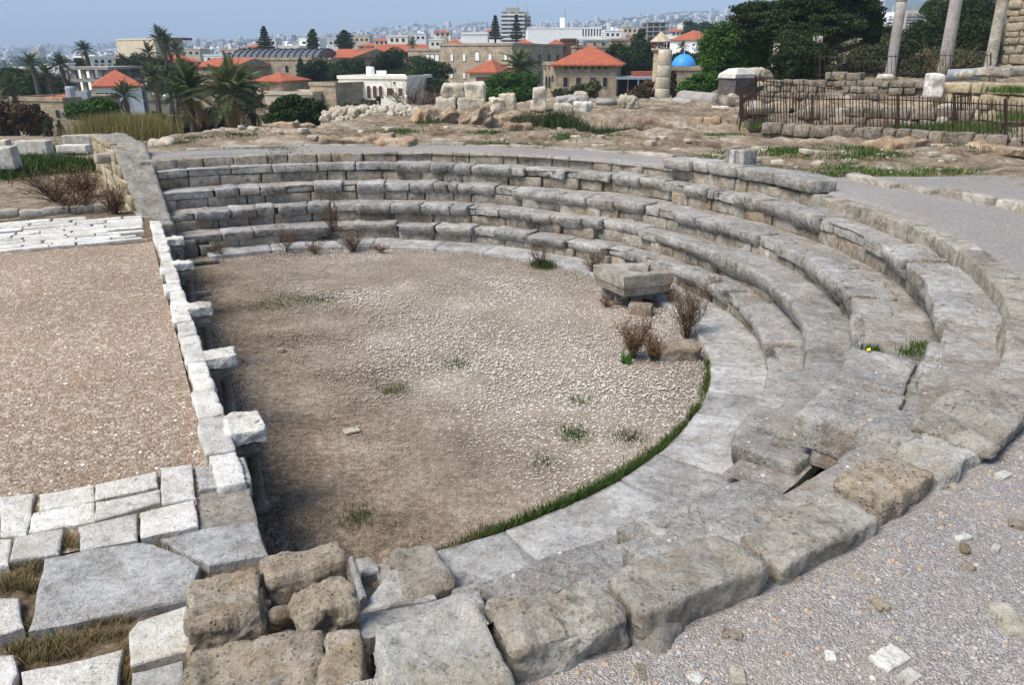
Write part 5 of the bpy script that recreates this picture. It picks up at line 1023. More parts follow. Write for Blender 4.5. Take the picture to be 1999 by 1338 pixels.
# mosque
q = at_y(1284, 185, 72); mn = empty('minaret', (q[0], 72, q[2]-1), 'old stone minaret with a wooden gallery and pointed cap', 'minaret'); zz = [at_y(1284, v, 72)[2] for v in (190, 97, 82, 70)]
g = MB(); lathe(g, (q[0], 72, 0), [(.62, zz[0]-2), (.56, zz[1]-.3), (.8, zz[1]), (.8, zz[1]+.12)], 10); g.build('shaft', M['wallend'], mn)
g = MB(); lathe(g, (q[0], 72, 0), [(.9, zz[2]), (.9, zz[2]+.08), (.05, zz[3]+.35)], 10); g.build('cap', M['wallend'], mn); g = MB()
for i in range(8): t = i*math.pi/4; tube(g, [(q[0]+.72*math.cos(t), 72+.72*math.sin(t), zz[1]), (q[0]+.72*math.cos(t), 72+.72*math.sin(t), zz[2])], .06, 5)
tube(g, [(q[0]+.75*math.cos(t), 72+.75*math.sin(t), zz[1]+.35) for t in np.linspace(0, 2*math.pi, 13)], .05, 5); g.build('gallery', M['shutter'], mn)
def dome(h, a, b, d, nn, zt, zb, Q):
    p0 = at_y(1315, 131, a[1]+2); p1 = at_y(1363, 131, a[1]+2); r = (p1-p0)[0]/2; c = (p0+p1)/2; g = MB(); lathe(g, (c[0], c[1]+r, c[2]), [(r*1.02, -1.2), (r*1.02, 0)], 20); g.build('drum', M['tile2'], h)
    g = MB(); lathe(g, (c[0], c[1]+r, c[2]), [(r*math.cos(t), r*1.02*math.sin(t)) for t in np.linspace(0, 1.5, 10)]+[(.06, r*1.05), (.03, r*1.25)], 28); g.build('dome', M['blue'], h, smooth=True)
house('stone mosque with a bright blue dome', (1306, 1376), (68, 68), 136, 190, 6, 'brick', wins=W3([1331], 160, 170, 5, 'a'), name='mosque', cat='mosque', extra=dome)
# more of the old town, between the named houses
OT = [(222, 110, 255, 130, 190), (400, 108, 440, 125, 210), (430, 97, 468, 112, 230), (480, 88, 515, 104, 240), (545, 90, 585, 104, 260), (585, 76, 625, 98, 270), (700, 86, 735, 104, 230), (640, 76, 668, 92, 320), (838, 78, 870, 100, 200), (730, 76, 760, 92, 300), (690, 70, 722, 84, 360), (800, 66, 832, 84, 300), (848, 60, 880, 76, 330), (1180, 60, 1212, 80, 240), (1215, 52, 1245, 70, 330), (1310, 58, 1336, 76, 280), (1330, 46, 1356, 62, 380), (1396, 56, 1420, 80, 230), (1150, 62, 1180, 80, 300), (90, 126, 130, 145, 230), (20, 132, 60, 150, 260), (260, 100, 300, 120, 260), (352, 96, 392, 112, 290), (505, 76, 540, 92, 360), (940, 60, 975, 80, 260), (1440, 92, 1480, 120, 150), (1700, 66, 1740, 90, 240), (1780, 60, 1830, 84, 260)]
words = ['cream', 'white', 'tan', 'pale grey']; seen = {}
for i, (x0, y0, x1, y1, Y) in enumerate(OT):
    wl = ['plaster', 'whitewall', 'beige', 'townwall'][i % 4]; rf = 'hip' if i % 3 == 0 else None
    pos_ = 'second building of the old town from the left edge' if 0 else ''
    house(f'{words[i % 4]} house {"with a red roof" if rf else "with a flat roof"} in the old town, {["left","centre left","centre","centre right","right"][min(4, int(x0/400))]} of the photo', (x0, x1), (Y, Y), y0+(3 if rf else 0), y1+6, 10, wl, rf, 'tile', y0-3 if rf else None, wins=W3([x0+(x1-x0)*u for u in (.2, .5, .8)], y0+5, y0+9, (x1-x0)*.12), group='old town houses between the trees')
# the hazy town on the hillside
def town_mesh(k, wall):
    g = MB(); W_, D_, n = [(7, 6, 4), (9, 7, 2), (5.5, 5.5, 6), (12, 6, 3), (6, 6, 4)][k]
    for i in range(n):
        box(g, (0, 0, 3.1*i+1.55), (W_, D_, 1.55), tint=.5)
        for u in np.linspace(-.72, .72, 4): box(g, (u*W_, -D_, 3.1*i+1.7), (W_*.11, .12, .75), mi=1)
        for u in (-.5, .5): box(g, (W_*np.sign(u+1e-9), u*D_, 3.1*i+1.7), (.12, D_*.2, .75), mi=1)
        box(g, (W_*.25, -D_-.6, 3.1*i+.1), (W_*.5, .7, .12)); box(g, (W_*.25, -D_-1.25, 3.1*i+.5), (W_*.5, .06, .45))
    box(g, (W_*.3, 0, 3.1*n+1), (W_*.35, D_*.35, 1.0))
    if k == 1: box(g, (0, 0, 3.1*n+.9), (W_*1.05, D_*1.05, .9), mi=2, top=.15)
    box(g, (0, 0, -6), (W_, D_, 6)); return g
protos = []
for wl in ('townwall', 'towntan', 'plaster'):
    for k_ in range(5): protos.append((town_mesh(k_, wl), wl))
TG = 'pale buildings of the hazy hillside town'; meshes = {}; placed = []; tries = 0
rest = MB()
while len(placed) < 1150 and tries < 60000:
    tries += 1; px = -40+rng.random()*1480; f = .2+.74*rng.random()**1.05
    dens = np.interp(px, [-40, 250, 700, 900, 1150, 1300, 1440], [1, 1, .9, .8, .30, .35, .25])*(.35+.9*(vn(np.array([[px/75, f*7, 0]]), 77)[0] > -.2))
    if px > 1150 and f > .55: dens *= .25
    if px > 700 and f > .82: dens *= .35
    if rng.random() > dens: continue
    z, d = hill_z(np.array([px]), np.array([f])); z, d = float(z[0]), float(d[0]); x = (px-999.5)/FPX*d/.96
    if any(abs(px-p_[0]) < (11 if abs(d-p_[1]) < 120 else 3) and abs(d-p_[1]) < 200 and rng.random() < .9 for p_ in placed): continue
    z += float(sstep(.05, .3, f)*9*fbm2(np.array([x/300]), np.array([d/420]), 1., 4, 6)[0]*(.6 if f > .93 else 1)); placed.append((px, d, x, z))
placed.sort(key=lambda p_: p_[1])
for i, (px, d, x, z) in enumerate(placed):
    pw = np.array([3, 2, 2, 2, 2, .8, 1.2, .4, .6, .6, .8, .8, .3, .5, .5]); k_ = int(rng.choice(15, p=pw/pw.sum())); g, wl = protos[k_]; sc_ = .6+.38*rng.random(); rt = .5*rng.standard_normal()
    if i < 300:
        if k_ not in meshes:
            o = g.build('town_building', [M[wl], M['townglass'], M['tile2']], origin=(0, 0, 0)); meshes[k_] = o
        else: o = meshes[k_].copy(); COL.objects.link(o)
        o.location = (x, d, z-.5); o.rotation_euler = (0, 0, rt); o.scale = (sc_, sc_, sc_*(.8+.4*rng.random())); tag(o, 'small pale apartment building in the hazy town on the far hillside', 'building', TG)
    else:
        c_, s_ = math.cos(rt), math.sin(rt)
        V = np.concatenate(g.V)*sc_; W = V.copy(); W[:, 0] = V[:, 0]*c_-V[:, 1]*s_; W[:, 1] = V[:, 0]*s_+V[:, 1]*c_; W = W+[x, d, z-.5]
        by = {}
        for F, mi in g.F: by.setdefault(mi, []).append(F)
        first = True
        n0 = rest.n
        rest.V.append(W); rest.T.append(np.full(len(W), .5)); rest.U.append(np.zeros((len(W), 2))); rest.n += len(W)
        for mi, Fs in by.items(): rest.F.append((np.concatenate(Fs)+n0, mi))
tag(rest.build('far_town', [M['townwall'], M['townglass'], M['tile2']], origin=(0, 1500, 0)), kind='stuff')

# ================================================================== VEGETATION
def leaf_cloud(mb, c, r, n, size, clumps=26, tint0=.0, spread=.30, asp=1.6, flat=0.):
    """many small leaf faces in clumps over an ellipsoid"""
    c = np.asarray(c, float); r = np.asarray(r, float); d = rng.standard_normal((clumps, 3)); d /= np.linalg.norm(d, axis=1)[:, None]; d *= (.45+.55*rng.random(clumps)**.5)[:, None]
    ct = np.clip(.30+.5*rng.random(clumps)+tint0, 0, 1); cs = spread*(.6+.8*rng.random(clumps)); k = rng.integers(0, clumps, n); o = rng.standard_normal((n, 3)); o *= np.minimum(1.7/np.maximum(np.linalg.norm(o, axis=1), 1e-3), 1)[:, None]
    P = c+r*(d[k]+o*cs[k][:, None]*np.array([1, 1, .75])); u = rng.standard_normal((n, 3)); u[:, 2] *= (1-flat); u /= np.linalg.norm(u, axis=1)[:, None]; v = np.cross(u, rng.standard_normal((n, 3))); v /= np.linalg.norm(v, axis=1)[:, None]
    s_ = size*(.6+.8*rng.random(n))[:, None]; V = np.stack([P-u*s_*asp*.5-v*s_*.22, P-u*s_*.1-v*s_*.5, P+u*s_*asp*.6, P+u*s_*.05+v*s_*.5], 1)
    mb.add(V.reshape(-1, 3), [np.arange(4*n).reshape(-1, 4)], 0, np.repeat(np.clip(ct[k]+.22*(rng.random(n)-.5), 0, 1), 4))
LEAFN, LEAFS = 2.3, .60
def tree(name, label, base, blobs, n, size, leaf='tree', trunk=.15, cat='tree', group=None, clumps=26, spread=.3, flat=0., limbs=True, asp=1.6):
    base = np.asarray(base, float); h = empty(name, base, label, cat, group); g = MB(); vol = [b[1][0]*b[1][1]*b[1][2] for b in blobs]; vt = sum(q**.67 for q in vol)
    for (c, r), q in zip(blobs, vol): leaf_cloud(g, c, r, max(60, int(n*LEAFN*q**.67/vt)), size*LEAFS, clumps, 0, spread, asp, flat)
    g.build('crown', M[leaf], h); g = MB(); top = np.mean([b[0] for b in blobs], 0); fork = base+(top-base)*np.array([.35, .35, .5])
    tube(g, [base-[0, 0, .4], base+(fork-base)*.5+[trunk*.4, 0, 0], fork], [trunk*1.25, trunk, trunk*.8], 8)
    if limbs:
        for c, r in blobs:
            c = np.asarray(c); m_ = (fork+c)/2+.08*np.linalg.norm(c-fork)*rng.standard_normal(3); tube(g, [fork-[0, 0, .05], m_, c, c+np.array([.3, .2, .6])*r], [trunk*.6, trunk*.4, trunk*.2, .01], 5)
    g.build('trunk', M['bark'], h, smooth=True); return h
def blobs_px(lst, Y, dep=.8):
    """crown lobes as (px, py, half width px, half height px[, dY])"""
    out_ = []
    for b in lst:
        px, py, hw, hh = b[:4]; yy = Y+(b[4] if len(b) > 4 else 0); p_ = at_y(px, py, yy); k_ = yy/FPX/.95; out_.append((p_, (hw*k_, max(.3, hw*k_*dep), hh*k_*1.04)))
    return out_
def ground_pt(px, py, Y): q = at_y(px, py, Y); return np.array([q[0], Y, gz(q[0], Y)])
def ptree(name, label, px, Y, lst, n, size, leaf='tree', trunk=.15, py=190, **k_): return tree(name, label, ground_pt(px, py, Y), blobs_px(lst, Y), n, size, leaf, trunk, **k_)
# the big dark pine and its neighbours
ptree('pine_tree', 'huge dark spreading pine over the ruins at right', 1600, 43, [(1462, 34, 26, 9), (1490, 60, 34, 13), (1480, 14, 34, 10, 1), (1525, 36, 44, 12), (1560, 62, 46, 12, -1), (1545, 84, 36, 9), (1500, 82, 22, 9), (1590, 22, 52, 13), (1640, 44, 50, 13, -1), (1590, 46, 40, 11, 1.5), (1570, 4, 46, 11), (1660, 14, 44, 13), (1690, 58, 30, 11), (1625, 66, 44, 10, -.5), (1445, 20, 13, 5), (1640, -12, 56, 14), (1580, -16, 46, 11), (1706, 36, 18, 10), (1700, 76, 14, 7)], 42000, .13, 'pine', .32, clumps=30, spread=.27)
ptree('broadleaf_tree', 'bright green rounded tree left of the dark pine', 1440, 46, [(1440, 75, 45, 26), (1405, 95, 32, 28), (1470, 100, 42, 30), (1425, 122, 45, 24), (1480, 130, 32, 22), (1395, 120, 20, 20), (1450, 60, 30, 14)], 24000, .13, 'bright', .2)
ptree('shrub', 'dark rounded shrub under the big pine', 1560, 37, [(1560, 105, 42, 26), (1585, 125, 36, 28), (1540, 130, 34, 26), (1575, 150, 26, 18)], 12000, .10, 'pine', .1, cat='bush')
ptree('shrub', 'low dense bush behind the lying column shaft', 1370, 42, [(1366, 166, 24, 15), (1345, 174, 18, 11), (1386, 160, 16, 14)], 6500, .11, 'bright', .1, cat='bush')
for i, (px, Y, lst, n, lf, l) in enumerate(((1790, 50, [(1790, 95, 40, 30), (1815, 60, 30, 30), (1770, 120, 36, 26), (1825, 110, 34, 30)], 14000, 'tree', 'dark tree between the slender column and the pale grey column'), (1830, 52, [(1825, 18, 18, 14), (1832, 45, 16, 22)], 2600, 'tree', 'thin topped tree rising between two columns'), (1900, 48, [(1895, 20, 45, 34), (1885, 70, 48, 32), (1905, 100, 40, 28), (1870, 40, 25, 25), (1925, 60, 25, 40), (1945, 60, 14, 12), (1950, 78, 10, 9)], 20000, 'pine', 'large dark tree in front of the stone tower'), (1700, 50, [(1705, 100, 40, 28), (1690, 120, 34, 20), (1722, 80, 26, 22)], 11000, 'olive', 'grey green shrub mass left of the slender column'), (1640, 46, [(1632, 92, 16, 7), (1660, 134, 22, 9), (1700, 134, 28, 12)], 3000, 'olive', 'loose olive shrub below the dark pine'), (1850, 40, [(1850, 120, 50, 18), (1810, 128, 36, 16), (1890, 122, 34, 18)], 8000, 'olive', 'low straggling shrub around the foot of the pale grey column'))):
    ptree('shrub' if lf == 'olive' else 'broadleaf_tree', l, px, Y, lst, n, .12, lf, .16, py=150, cat='bush' if lf == 'olive' else 'tree')
def bare_bush(label, c, h, w_, n, leafn=0, mat='twig', leaf='deadleaf', name='dry_bush', cat='bush', lsz=.02, up=.8, th=.004, group=None):
    c = np.asarray(c, float); e = empty(name, c, label, cat, group); g = MB(); gl = MB(); tips = []
    for i in range(n):
        a = rng.random()*2*math.pi; ln = h*(.5+.6*rng.random()); sp_ = w_*(.2+.8*rng.random()); P = [c+[.02*math.cos(a), .02*math.sin(a), -.02]]
        for k_ in range(1, 5): f = k_/4; P.append(c+[math.cos(a)*sp_*f**1.1+.05*h*rng.standard_normal(), math.sin(a)*sp_*f**1.1+.05*h*rng.standard_normal(), ln*f**(1/up)*.95])
        tube(g, P, np.linspace(th, th*.3, 5), 3, cap=False)
        for k_ in (2, 3, 4):
            for _ in range(2):
                q = P[k_]+np.array([rng.standard_normal()*w_*.22, rng.standard_normal()*w_*.22, rng.random()*h*.22]); tube(g, [P[k_-1], (P[k_]+q)/2, q], [th*.5, th*.4, th*.25], 3, cap=False); tips += [q, (P[k_]+q)/2]
    g.build('stems', M[mat], e)
    if leafn:
        T = np.array(tips); P = T[rng.integers(0, len(T), leafn)]+rng.standard_normal((leafn, 3))*.035*max(h, .3); u = rng.standard_normal((leafn, 3)); u /= np.linalg.norm(u, axis=1)[:, None]; v = np.cross(u, rng.standard_normal((leafn, 3))); v /= np.linalg.norm(v, axis=1)[:, None]; s_ = lsz*(.5+rng.random(leafn))[:, None]
        gl.add(np.stack([P-u*s_, P-v*s_*.4, P+u*s_, P+v*s_*.4], 1).reshape(-1, 3), [np.arange(4*leafn).reshape(-1, 4)], 0, np.repeat(rng.random(leafn), 4)); gl.build('leaves', M[leaf], e)
    return e
bare_bush('bare pale shrub in front of the pale grey column', ground_pt(1840, 150, 34), 1.6, 1.2, 16, 0, 'drygrass', th=.012)
bare_bush('tangle of bare grey shrubs behind the rubble heap', at_y(800, 225, 33), 1.4, 1.3, 34, 0, 'twig', th=.013); bare_bush('second tangle of bare shrubs left of the stacked blocks', at_y(838, 225, 32), 1.1, .9, 24, 0, 'twig', th=.012)
DG = 'dark grass clumps in the hollow behind the theatre'
for i, (px, py, w_, h) in enumerate(((1030, 250, .5, .38), (1075, 250, .8, .35), (1105, 252, .6, .3), (1160, 250, .8, .38), (1200, 247, 1., .45), (1240, 247, .9, .4), (1280, 250, .6, .3), (1308, 250, .5, .25), (1340, 246, .6, .2), (1378, 233, .5, .2))):
    q = at_y(px, py, 23.6); n = int(1500*w_); P = np.stack([q[0]+w_*rng.standard_normal(n)*.45, 23.8+.5*rng.standard_normal(n)], 1); g = MB(); blades(g, P, np.array([gz(*p_) for p_ in P]), h*.7, .9, .010); piece('grass_clump', g, 'tree' if i % 3 else 'olive', 'clump of dark green grass in the hollow behind the walkway', 'grass', DG, smooth=False)
# palms
def frond(L, droop, nl=30, wd=.16, leaflet=.42):
    """one palm frond along +X from the origin"""
    g = MB(); t = np.linspace(0, 1, 10); P = np.stack([L*(t-.10*droop*t**2), 0*t, L*(.0+ .25*t-droop*.62*t**2.1)], 1); tube(g, P, np.linspace(.026, .005, 10)*L/2, 4, cap=False)
    for sg in (-1, 1):
        for i in range(nl):
            u = .16+.84*(i+.5*rng.random())/nl; p_ = np.array([np.interp(u, t, P[:, k_]) for k_ in range(3)]); p2 = np.array([np.interp(min(1, u+.05), t, P[:, k_]) for k_ in range(3)]); ax = (p2-p_); ax /= np.linalg.norm(ax)+1e-6
            l_ = leaflet*L*.5*math.sin(math.pi*min(.97, .18+.80*u))**.7*(.85+.3*rng.random()); dr = ax*.62+np.array([0, sg*.72, .22-.25*rng.random()]); dr /= np.linalg.norm(dr); tip = p_+dr*l_-[0, 0, .16*l_]; sd = np.cross(dr, [0, 0, 1.]); sd /= np.linalg.norm(sd)+1e-6; ww = .012*L
            g.add([p_-sd*ww*.6, p_+sd*ww*.6, p_+dr*l_*.55+sd*ww, tip, p_+dr*l_*.55-sd*ww], [np.array([[0, 1, 2, 3, 4]])], 0, .35+.55*rng.random()*(.5+.5*u))
    return g
def place(mb, src, M3, t, mi=0, dt=0.):
    V = np.concatenate(src.V)@M3.T+t; n0 = mb.n; mb.V.append(V); mb.T.append(np.clip(np.concatenate(src.T)+dt, 0, 1)); mb.U.append(np.zeros((len(V), 2))); mb.n += len(V)
    for F, _ in src.F: mb.F.append((F+n0, mi))
FR = [frond(1., d_, 24) for d_ in (.5, .8, 1.15, 1.6)]
def palm(label, base, top, L, nf=46, tr=.16, group=None, shag=True):
    base = np.asarray(base, float); top = np.asarray(top, float); e = empty('palm_tree', base, label, 'palm tree', group); g = MB(); dead = MB()
    for i in range(nf):
        f = i/nf; el = R_(86-96*f**1.15+8*rng.standard_normal()-(45 if f > .87 else 0)); a = i*2.39996+.3*rng.standard_normal(); k_ = int(min(3, f*3+rng.random()*1.3)); s_ = L*(.8+.35*rng.random())*(1-.15*(f < .1)); ca, sa = math.cos(a), math.sin(a); ce, se = math.cos(el), math.sin(el); tw = rng.standard_normal()*.4
        Rx = np.array([[1, 0, 0], [0, math.cos(tw), -math.sin(tw)], [0, math.sin(tw), math.cos(tw)]]); Ry = np.array([[ce, 0, -se], [0, 1, 0], [se, 0, ce]]); Rz = np.array([[ca, -sa, 0], [sa, ca, 0], [0, 0, 1]])
        place(g if f < .87 or not shag else dead, FR[k_], Rz@Ry@Rx*s_, top+[0, 0, .1*L*(1-f)], 0, .15*(1-2*f))
    g.build('fronds', M['palm'], e)
    if dead.n: dead.build('dead_fronds', M['drygrass'], e)
    g = MB(); n = 16; t = np.linspace(0, 1, n)[:, None]; P = base-[0, 0, .4]+(top-base+[0, 0, .4])*t; P[:, 0] += .05*np.sin(t[:, 0]*3)*np.linalg.norm(top-base); tube(g, P, tr*(1.15-.25*t[:, 0])*(1+.09*(np.arange(n) % 2)), 8); g.build('trunk', M['bark'], e, smooth=True); return e
def ppalm(label, px, pyc, rpx, Y, pyb=None, pxb=None, nf=46, **k_):
    top = at_y(px, pyc, Y); L = rpx/FPX*Y/.95; pxb = px if pxb is None else pxb
    b = at_y(pxb, pyb, Y) if pyb else None; x = b[0] if pyb else top[0]; z = gz(x, Y) if not pyb or b[2] < gz(x, Y) else gz(x, Y)
    return palm(label, (x, Y, z), top, L, nf, **k_)
ppalm('large feathery palm with a slim trunk at the edge of the mound', 369, 190, 60, 42, 260, 374, 58, tr=.15); ppalm('very large bushy palm right of the slim trunked palm', 452, 194, 72, 41, 262, 454, 74, tr=.2); ppalm('low shaggy palm at the right of the two big palms', 492, 216, 46, 42.5, 262, 492, 36, tr=.15)
ppalm('small palm in front of the white house with the pyramid roof', 243, 192, 34, 55, nf=34); ppalm('palm with long drooping fronds left of the big feathery palm', 300, 160, 36, 62, nf=36)
ppalm('tall palm standing alone against the sky at left', 165, 100, 19, 110, nf=34, tr=.25); ppalm('tallest of the twin palms by the beige block', 313, 78, 26, 112, nf=38, tr=.22); ppalm('second of the twin palms, slightly lower and right', 326, 88, 22, 113, nf=34, tr=.22); ppalm('palm right of the twin palms in front of the red roof', 344, 103, 22, 105, nf=34, tr=.2); ppalm('palm with a thin trunk left of the twin palms', 290, 106, 21, 105, nf=34, tr=.2)
ppalm('palm at the far left above dark trees', 60, 127, 24, 84, nf=36, tr=.22); ppalm('palm with hanging fronds left of the concrete frame', 118, 130, 24, 86, nf=38, tr=.22); ppalm('shorter palm between the two palms at far left', 92, 150, 22, 86, nf=34, tr=.2); ppalm('low palm at the left edge of the photo', 22, 172, 28, 62, nf=36); ppalm('palm behind the bushes in front of the square stone house', 1015, 142, 44, 66, nf=48, tr=.2); ppalm('small palm on the roofs left of the broad palace', 805, 88, 13, 150, nf=28, tr=.2); ppalm('small palm beside the blue dome', 1332, 94, 14, 95, nf=28, tr=.15); ppalm('palm head over the dark trees left of the yellow building', 238, 120, 17, 125, nf=28, tr=.2)
# conifers on the skyline
def conifer(label, px, pyt, pyb, wpx, Y, leaf='tree', tiers=9, n=6000, name='norfolk_pine', tiered=True):
    b = at_y(px, pyb, Y); t = at_y(px, pyt, Y); H = t[2]-b[2]; k_ = Y/FPX/.95; e = empty(name, (b[0], Y, gz(b[0], Y)), label, 'tree'); g = MB()
    if tiered:
        for i in range(tiers):
            f = i/(tiers-1); z = b[2]+H*(.12+.86*f); r = wpx*k_*(1-f*.85)*(.8+.3*rng.random())
            for q in range(5): a = q*1.257+i*.5; leaf_cloud(g, (b[0]+r*.62*math.cos(a), Y+r*.62*math.sin(a), z), (r*.40, r*.40, H*.008), n//tiers//6, 2.2*k_, 6, -.1, .4)
    else:
        for f in np.linspace(.06, .95, 9): r = wpx*k_*math.sin(math.pi*(.15+.83*f))**.7; leaf_cloud(g, (b[0], Y, b[2]+H*f), (r, r, H*.09), n//9, 1.3*k_, 12, 0, .35)
    g.build('crown', M[leaf], e); g = MB(); tube(g, [(b[0], Y, gz(b[0], Y)-.5), (b[0], Y, b[2]), (b[0], Y, t[2])], [.28, .24, .03], 6); g.build('trunk', M['bark'], e)
conifer('tiered norfolk pine on the skyline above the church roof', 519, 52, 97, 14, 160); conifer('tiered norfolk pine left of the tall grey tower', 967, 31, 80, 11, 170); conifer('thinner tiered norfolk pine in front of the tall grey tower', 1008, 29, 80, 10, 172, n=3600)
conifer('dark cypress on the skyline right of the church roof', 613, 58, 98, 9, 160, name='cypress', tiered=False); conifer('broad dark cypress left of the dormered roof', 674, 60, 98, 14, 165, name='cypress', tiered=False, n=6000); conifer('narrow cypress beside the church wall', 590, 116, 166, 8, 100, name='cypress', tiered=False); conifer('slim young cypress behind the stone wall at left', 97, 234, 275, 9, 33, name='cypress', tiered=False, n=2600); conifer('slim cypress next to the reeds', 122, 236, 276, 7, 33, name='cypress', tiered=False, n=2200)
# hedges and bushes between the houses
for i, (px, py, Y, lst, n, lf, l) in enumerate((
 (630, 150, 104, [(625, 142, 26, 20), (650, 146, 22, 18), (605, 150, 16, 16)], 8000, 'tree', 'dark hedge in front of the church wall'),
 (690, 150, 100, [(680, 138, 22, 16), (705, 136, 22, 18), (660, 142, 16, 14), (720, 146, 22, 12)], 8000, 'tree', 'dark green hedge above the cream house'),
 (765, 150, 105, [(762, 124, 24, 20), (745, 134, 16, 14), (785, 146, 40, 10)], 9000, 'tree', 'round dark tree left of the three white arches'),
 (820, 150, 104, [(820, 130, 32, 16), (850, 138, 26, 14), (800, 146, 30, 12), (845, 158, 26, 10)], 9000, 'tree', 'dark bushes below the three white arches'),
 (850, 170, 90, [(840, 165, 24, 10), (815, 150, 16, 12)], 4000, 'tree', 'low bush beside the cream house'),
 (565, 245, 36, [(580, 222, 36, 28), (545, 232, 28, 24), (612, 235, 18, 22)], 12000, 'tree', 'dark round bush at the edge of the mound right of the palms'),
 (430, 245, 47, [(320, 240, 22, 18), (410, 238, 36, 22), (345, 248, 30, 16)], 9000, 'tree', 'dark undergrowth beneath the big palms'),
 (985, 205, 60, [(985, 178, 34, 22), (1012, 170, 30, 22), (960, 190, 18, 16), (1035, 185, 20, 18)], 14000, 'bright', 'dense green bush behind the upright cream blocks'),
 (1145, 195, 62, [(1138, 182, 22, 12), (1158, 176, 12, 16), (1124, 188, 14, 7)], 3400, 'olive', 'loose grey green tree in front of the square stone house'),
 (1095, 195, 60, [(1092, 182, 10, 7), (1104, 184, 8, 6)], 1400, 'olive', 'small bush left of the square house windows'),
 (1240, 200, 55, [(1244, 186, 18, 11), (1262, 180, 16, 15)], 2600, 'brownbush', 'brown leafless bush in front of the porch'),
 (1215, 150, 95, [(1215, 120, 26, 24), (1240, 130, 26, 22), (1200, 108, 18, 18), (1258, 112, 14, 24)], 11000, 'tree', 'big dark tree behind the square stone house'),
 (1258, 110, 110, [(1252, 88, 14, 22), (1262, 108, 12, 16)], 3500, 'tree', 'dark tree left of the minaret gallery'),
 (1340, 140, 96, [(1335, 118, 20, 12), (1360, 122, 18, 12), (1318, 120, 12, 12)], 4500, 'tree', 'dark bushes behind the blue dome'),
 (1318, 170, 58, [(1312, 168, 9, 20)], 1600, 'brownbush', 'thin brown shrub right of the drum column'),
 (270, 130, 118, [(262, 122, 22, 12), (295, 128, 26, 12), (240, 132, 14, 10)], 7000, 'tree', 'clump of dark trees behind the white pyramid roofed house'),
 (330, 160, 84, [(330, 148, 26, 16), (312, 165, 20, 14), (350, 165, 22, 14)], 7000, 'palm', 'leafy tree between the pyramid roof and the feathery palm'),
 (370, 135, 100, [(360, 132, 14, 12), (372, 145, 12, 12)], 2500, 'brownbush', 'grey bare tree left of the gabled stone house'),
 (45, 165, 92, [(30, 150, 24, 14), (70, 160, 30, 18), (105, 170, 26, 18), (45, 175, 34, 14), (135, 180, 14, 18)], 12000, 'tree', 'dark mass of trees under the palms at far left'),
 (30, 250, 40, [(15, 225, 26, 20), (48, 235, 24, 22), (10, 250, 16, 16)], 2600, 'brownbush', 'reddish brown withering tree at the left edge'),
 (65, 250, 42, [(62, 225, 20, 18), (80, 238, 14, 16)], 1500, 'brownbush', 'second withering brown tree beside the slim cypress'),
 (180, 225, 50, [(175, 218, 30, 14), (200, 208, 26, 12), (155, 225, 18, 12)], 6000, 'bright', 'green bushes below the white pyramid roofed house'),
 (155, 130, 150, [(160, 124, 10, 10)], 1200, 'tree', 'small dark tree under the lone tall palm'),
 (1250, 60, 200, [(1262, 52, 13, 10), (1275, 60, 12, 8)], 2200, 'tree', 'dark tree in front of the tan unfinished block') if 0 else (1290, 120, 90, [(1297, 118, 6, 12)], 900, 'tree', 'dark cypress tip right of the minaret'),
 (1340, 60, 230, [(1346, 52, 12, 11)], 1800, 'tree', 'round dark tree on the slope above the blue dome'),
 (1380, 64, 200, [(1378, 55, 14, 9)], 1800, 'tree', 'dark tree crown beside the white villa'),
 (700, 205, 60, [(690, 210, 18, 7), (720, 206, 14, 8)], 2200, 'olive', 'low scrub in front of the cream house'))):
    ptree('bush' if 'bush' in l or 'hedge' in l or 'scrub' in l or 'undergrowth' in l else 'broadleaf_tree', l, px, Y, lst, n, .10+Y*.0012, lf, .14, py=py, cat='bush' if 'tree' not in l else 'tree', clumps=20)
TT = 'dark trees scattered among the town houses'
for i in range(70):
    px = rng.random()*1450; Y = 150+rng.random()**1.5*330; q = at_y(px, 120, Y); z = gz(q[0], Y) if Y < 420 else -8; r = 2.2+2.2*rng.random(); h = 3+3.5*rng.random()
    tree('town_tree', 'dark green tree crown between the roofs of the town', (q[0], Y, z), [((q[0]+r*.5*rng.standard_normal(), Y, z+h), (r, r, r*.8)), ((q[0]-r*.4, Y-.5, z+h*.8), (r*.8, r*.8, r*.7))], 700, .42, 'tree' if i % 3 else 'olive', .2, group=TT, clumps=12, limbs=False)
g = MB(); n = 0
for i in range(900):
    px = -60+rng.random()*1600; f = .02+.9*rng.random(); z, d = hill_z(np.array([px]), np.array([f])); z, d = float(z[0]), float(d[0]); x = (px-999.5)/FPX*d/.96; z += float(sstep(.05, .3, f)*9*fbm2(np.array([x/300]), np.array([d/420]), 1., 4, 6)[0]); r = 4+5*rng.random(); leaf_cloud(g, (x, d, z+r*.5), (r*1.6, r, r*.7), 46, 2.6, 8)
tag(g.build('hillside_woods', M['tree'], origin=(0, 1500, 0)), kind='stuff')
# reeds
g = MB(); n = 15000; P = np.stack([at_y(238, 270, 28)[0]+rng.standard_normal(n)*.62, 28.2+.7*rng.standard_normal(n)], 1); P[:, 0] = np.clip(P[:, 0], at_y(150, 270, 28)[0], at_y(322, 270, 28)[0]); blades(g, P, .45, .72, .6, .0065); tag(g.build('reed_bed', M['reed']), 'tall yellow green reeds behind the retaining wall', 'reeds')
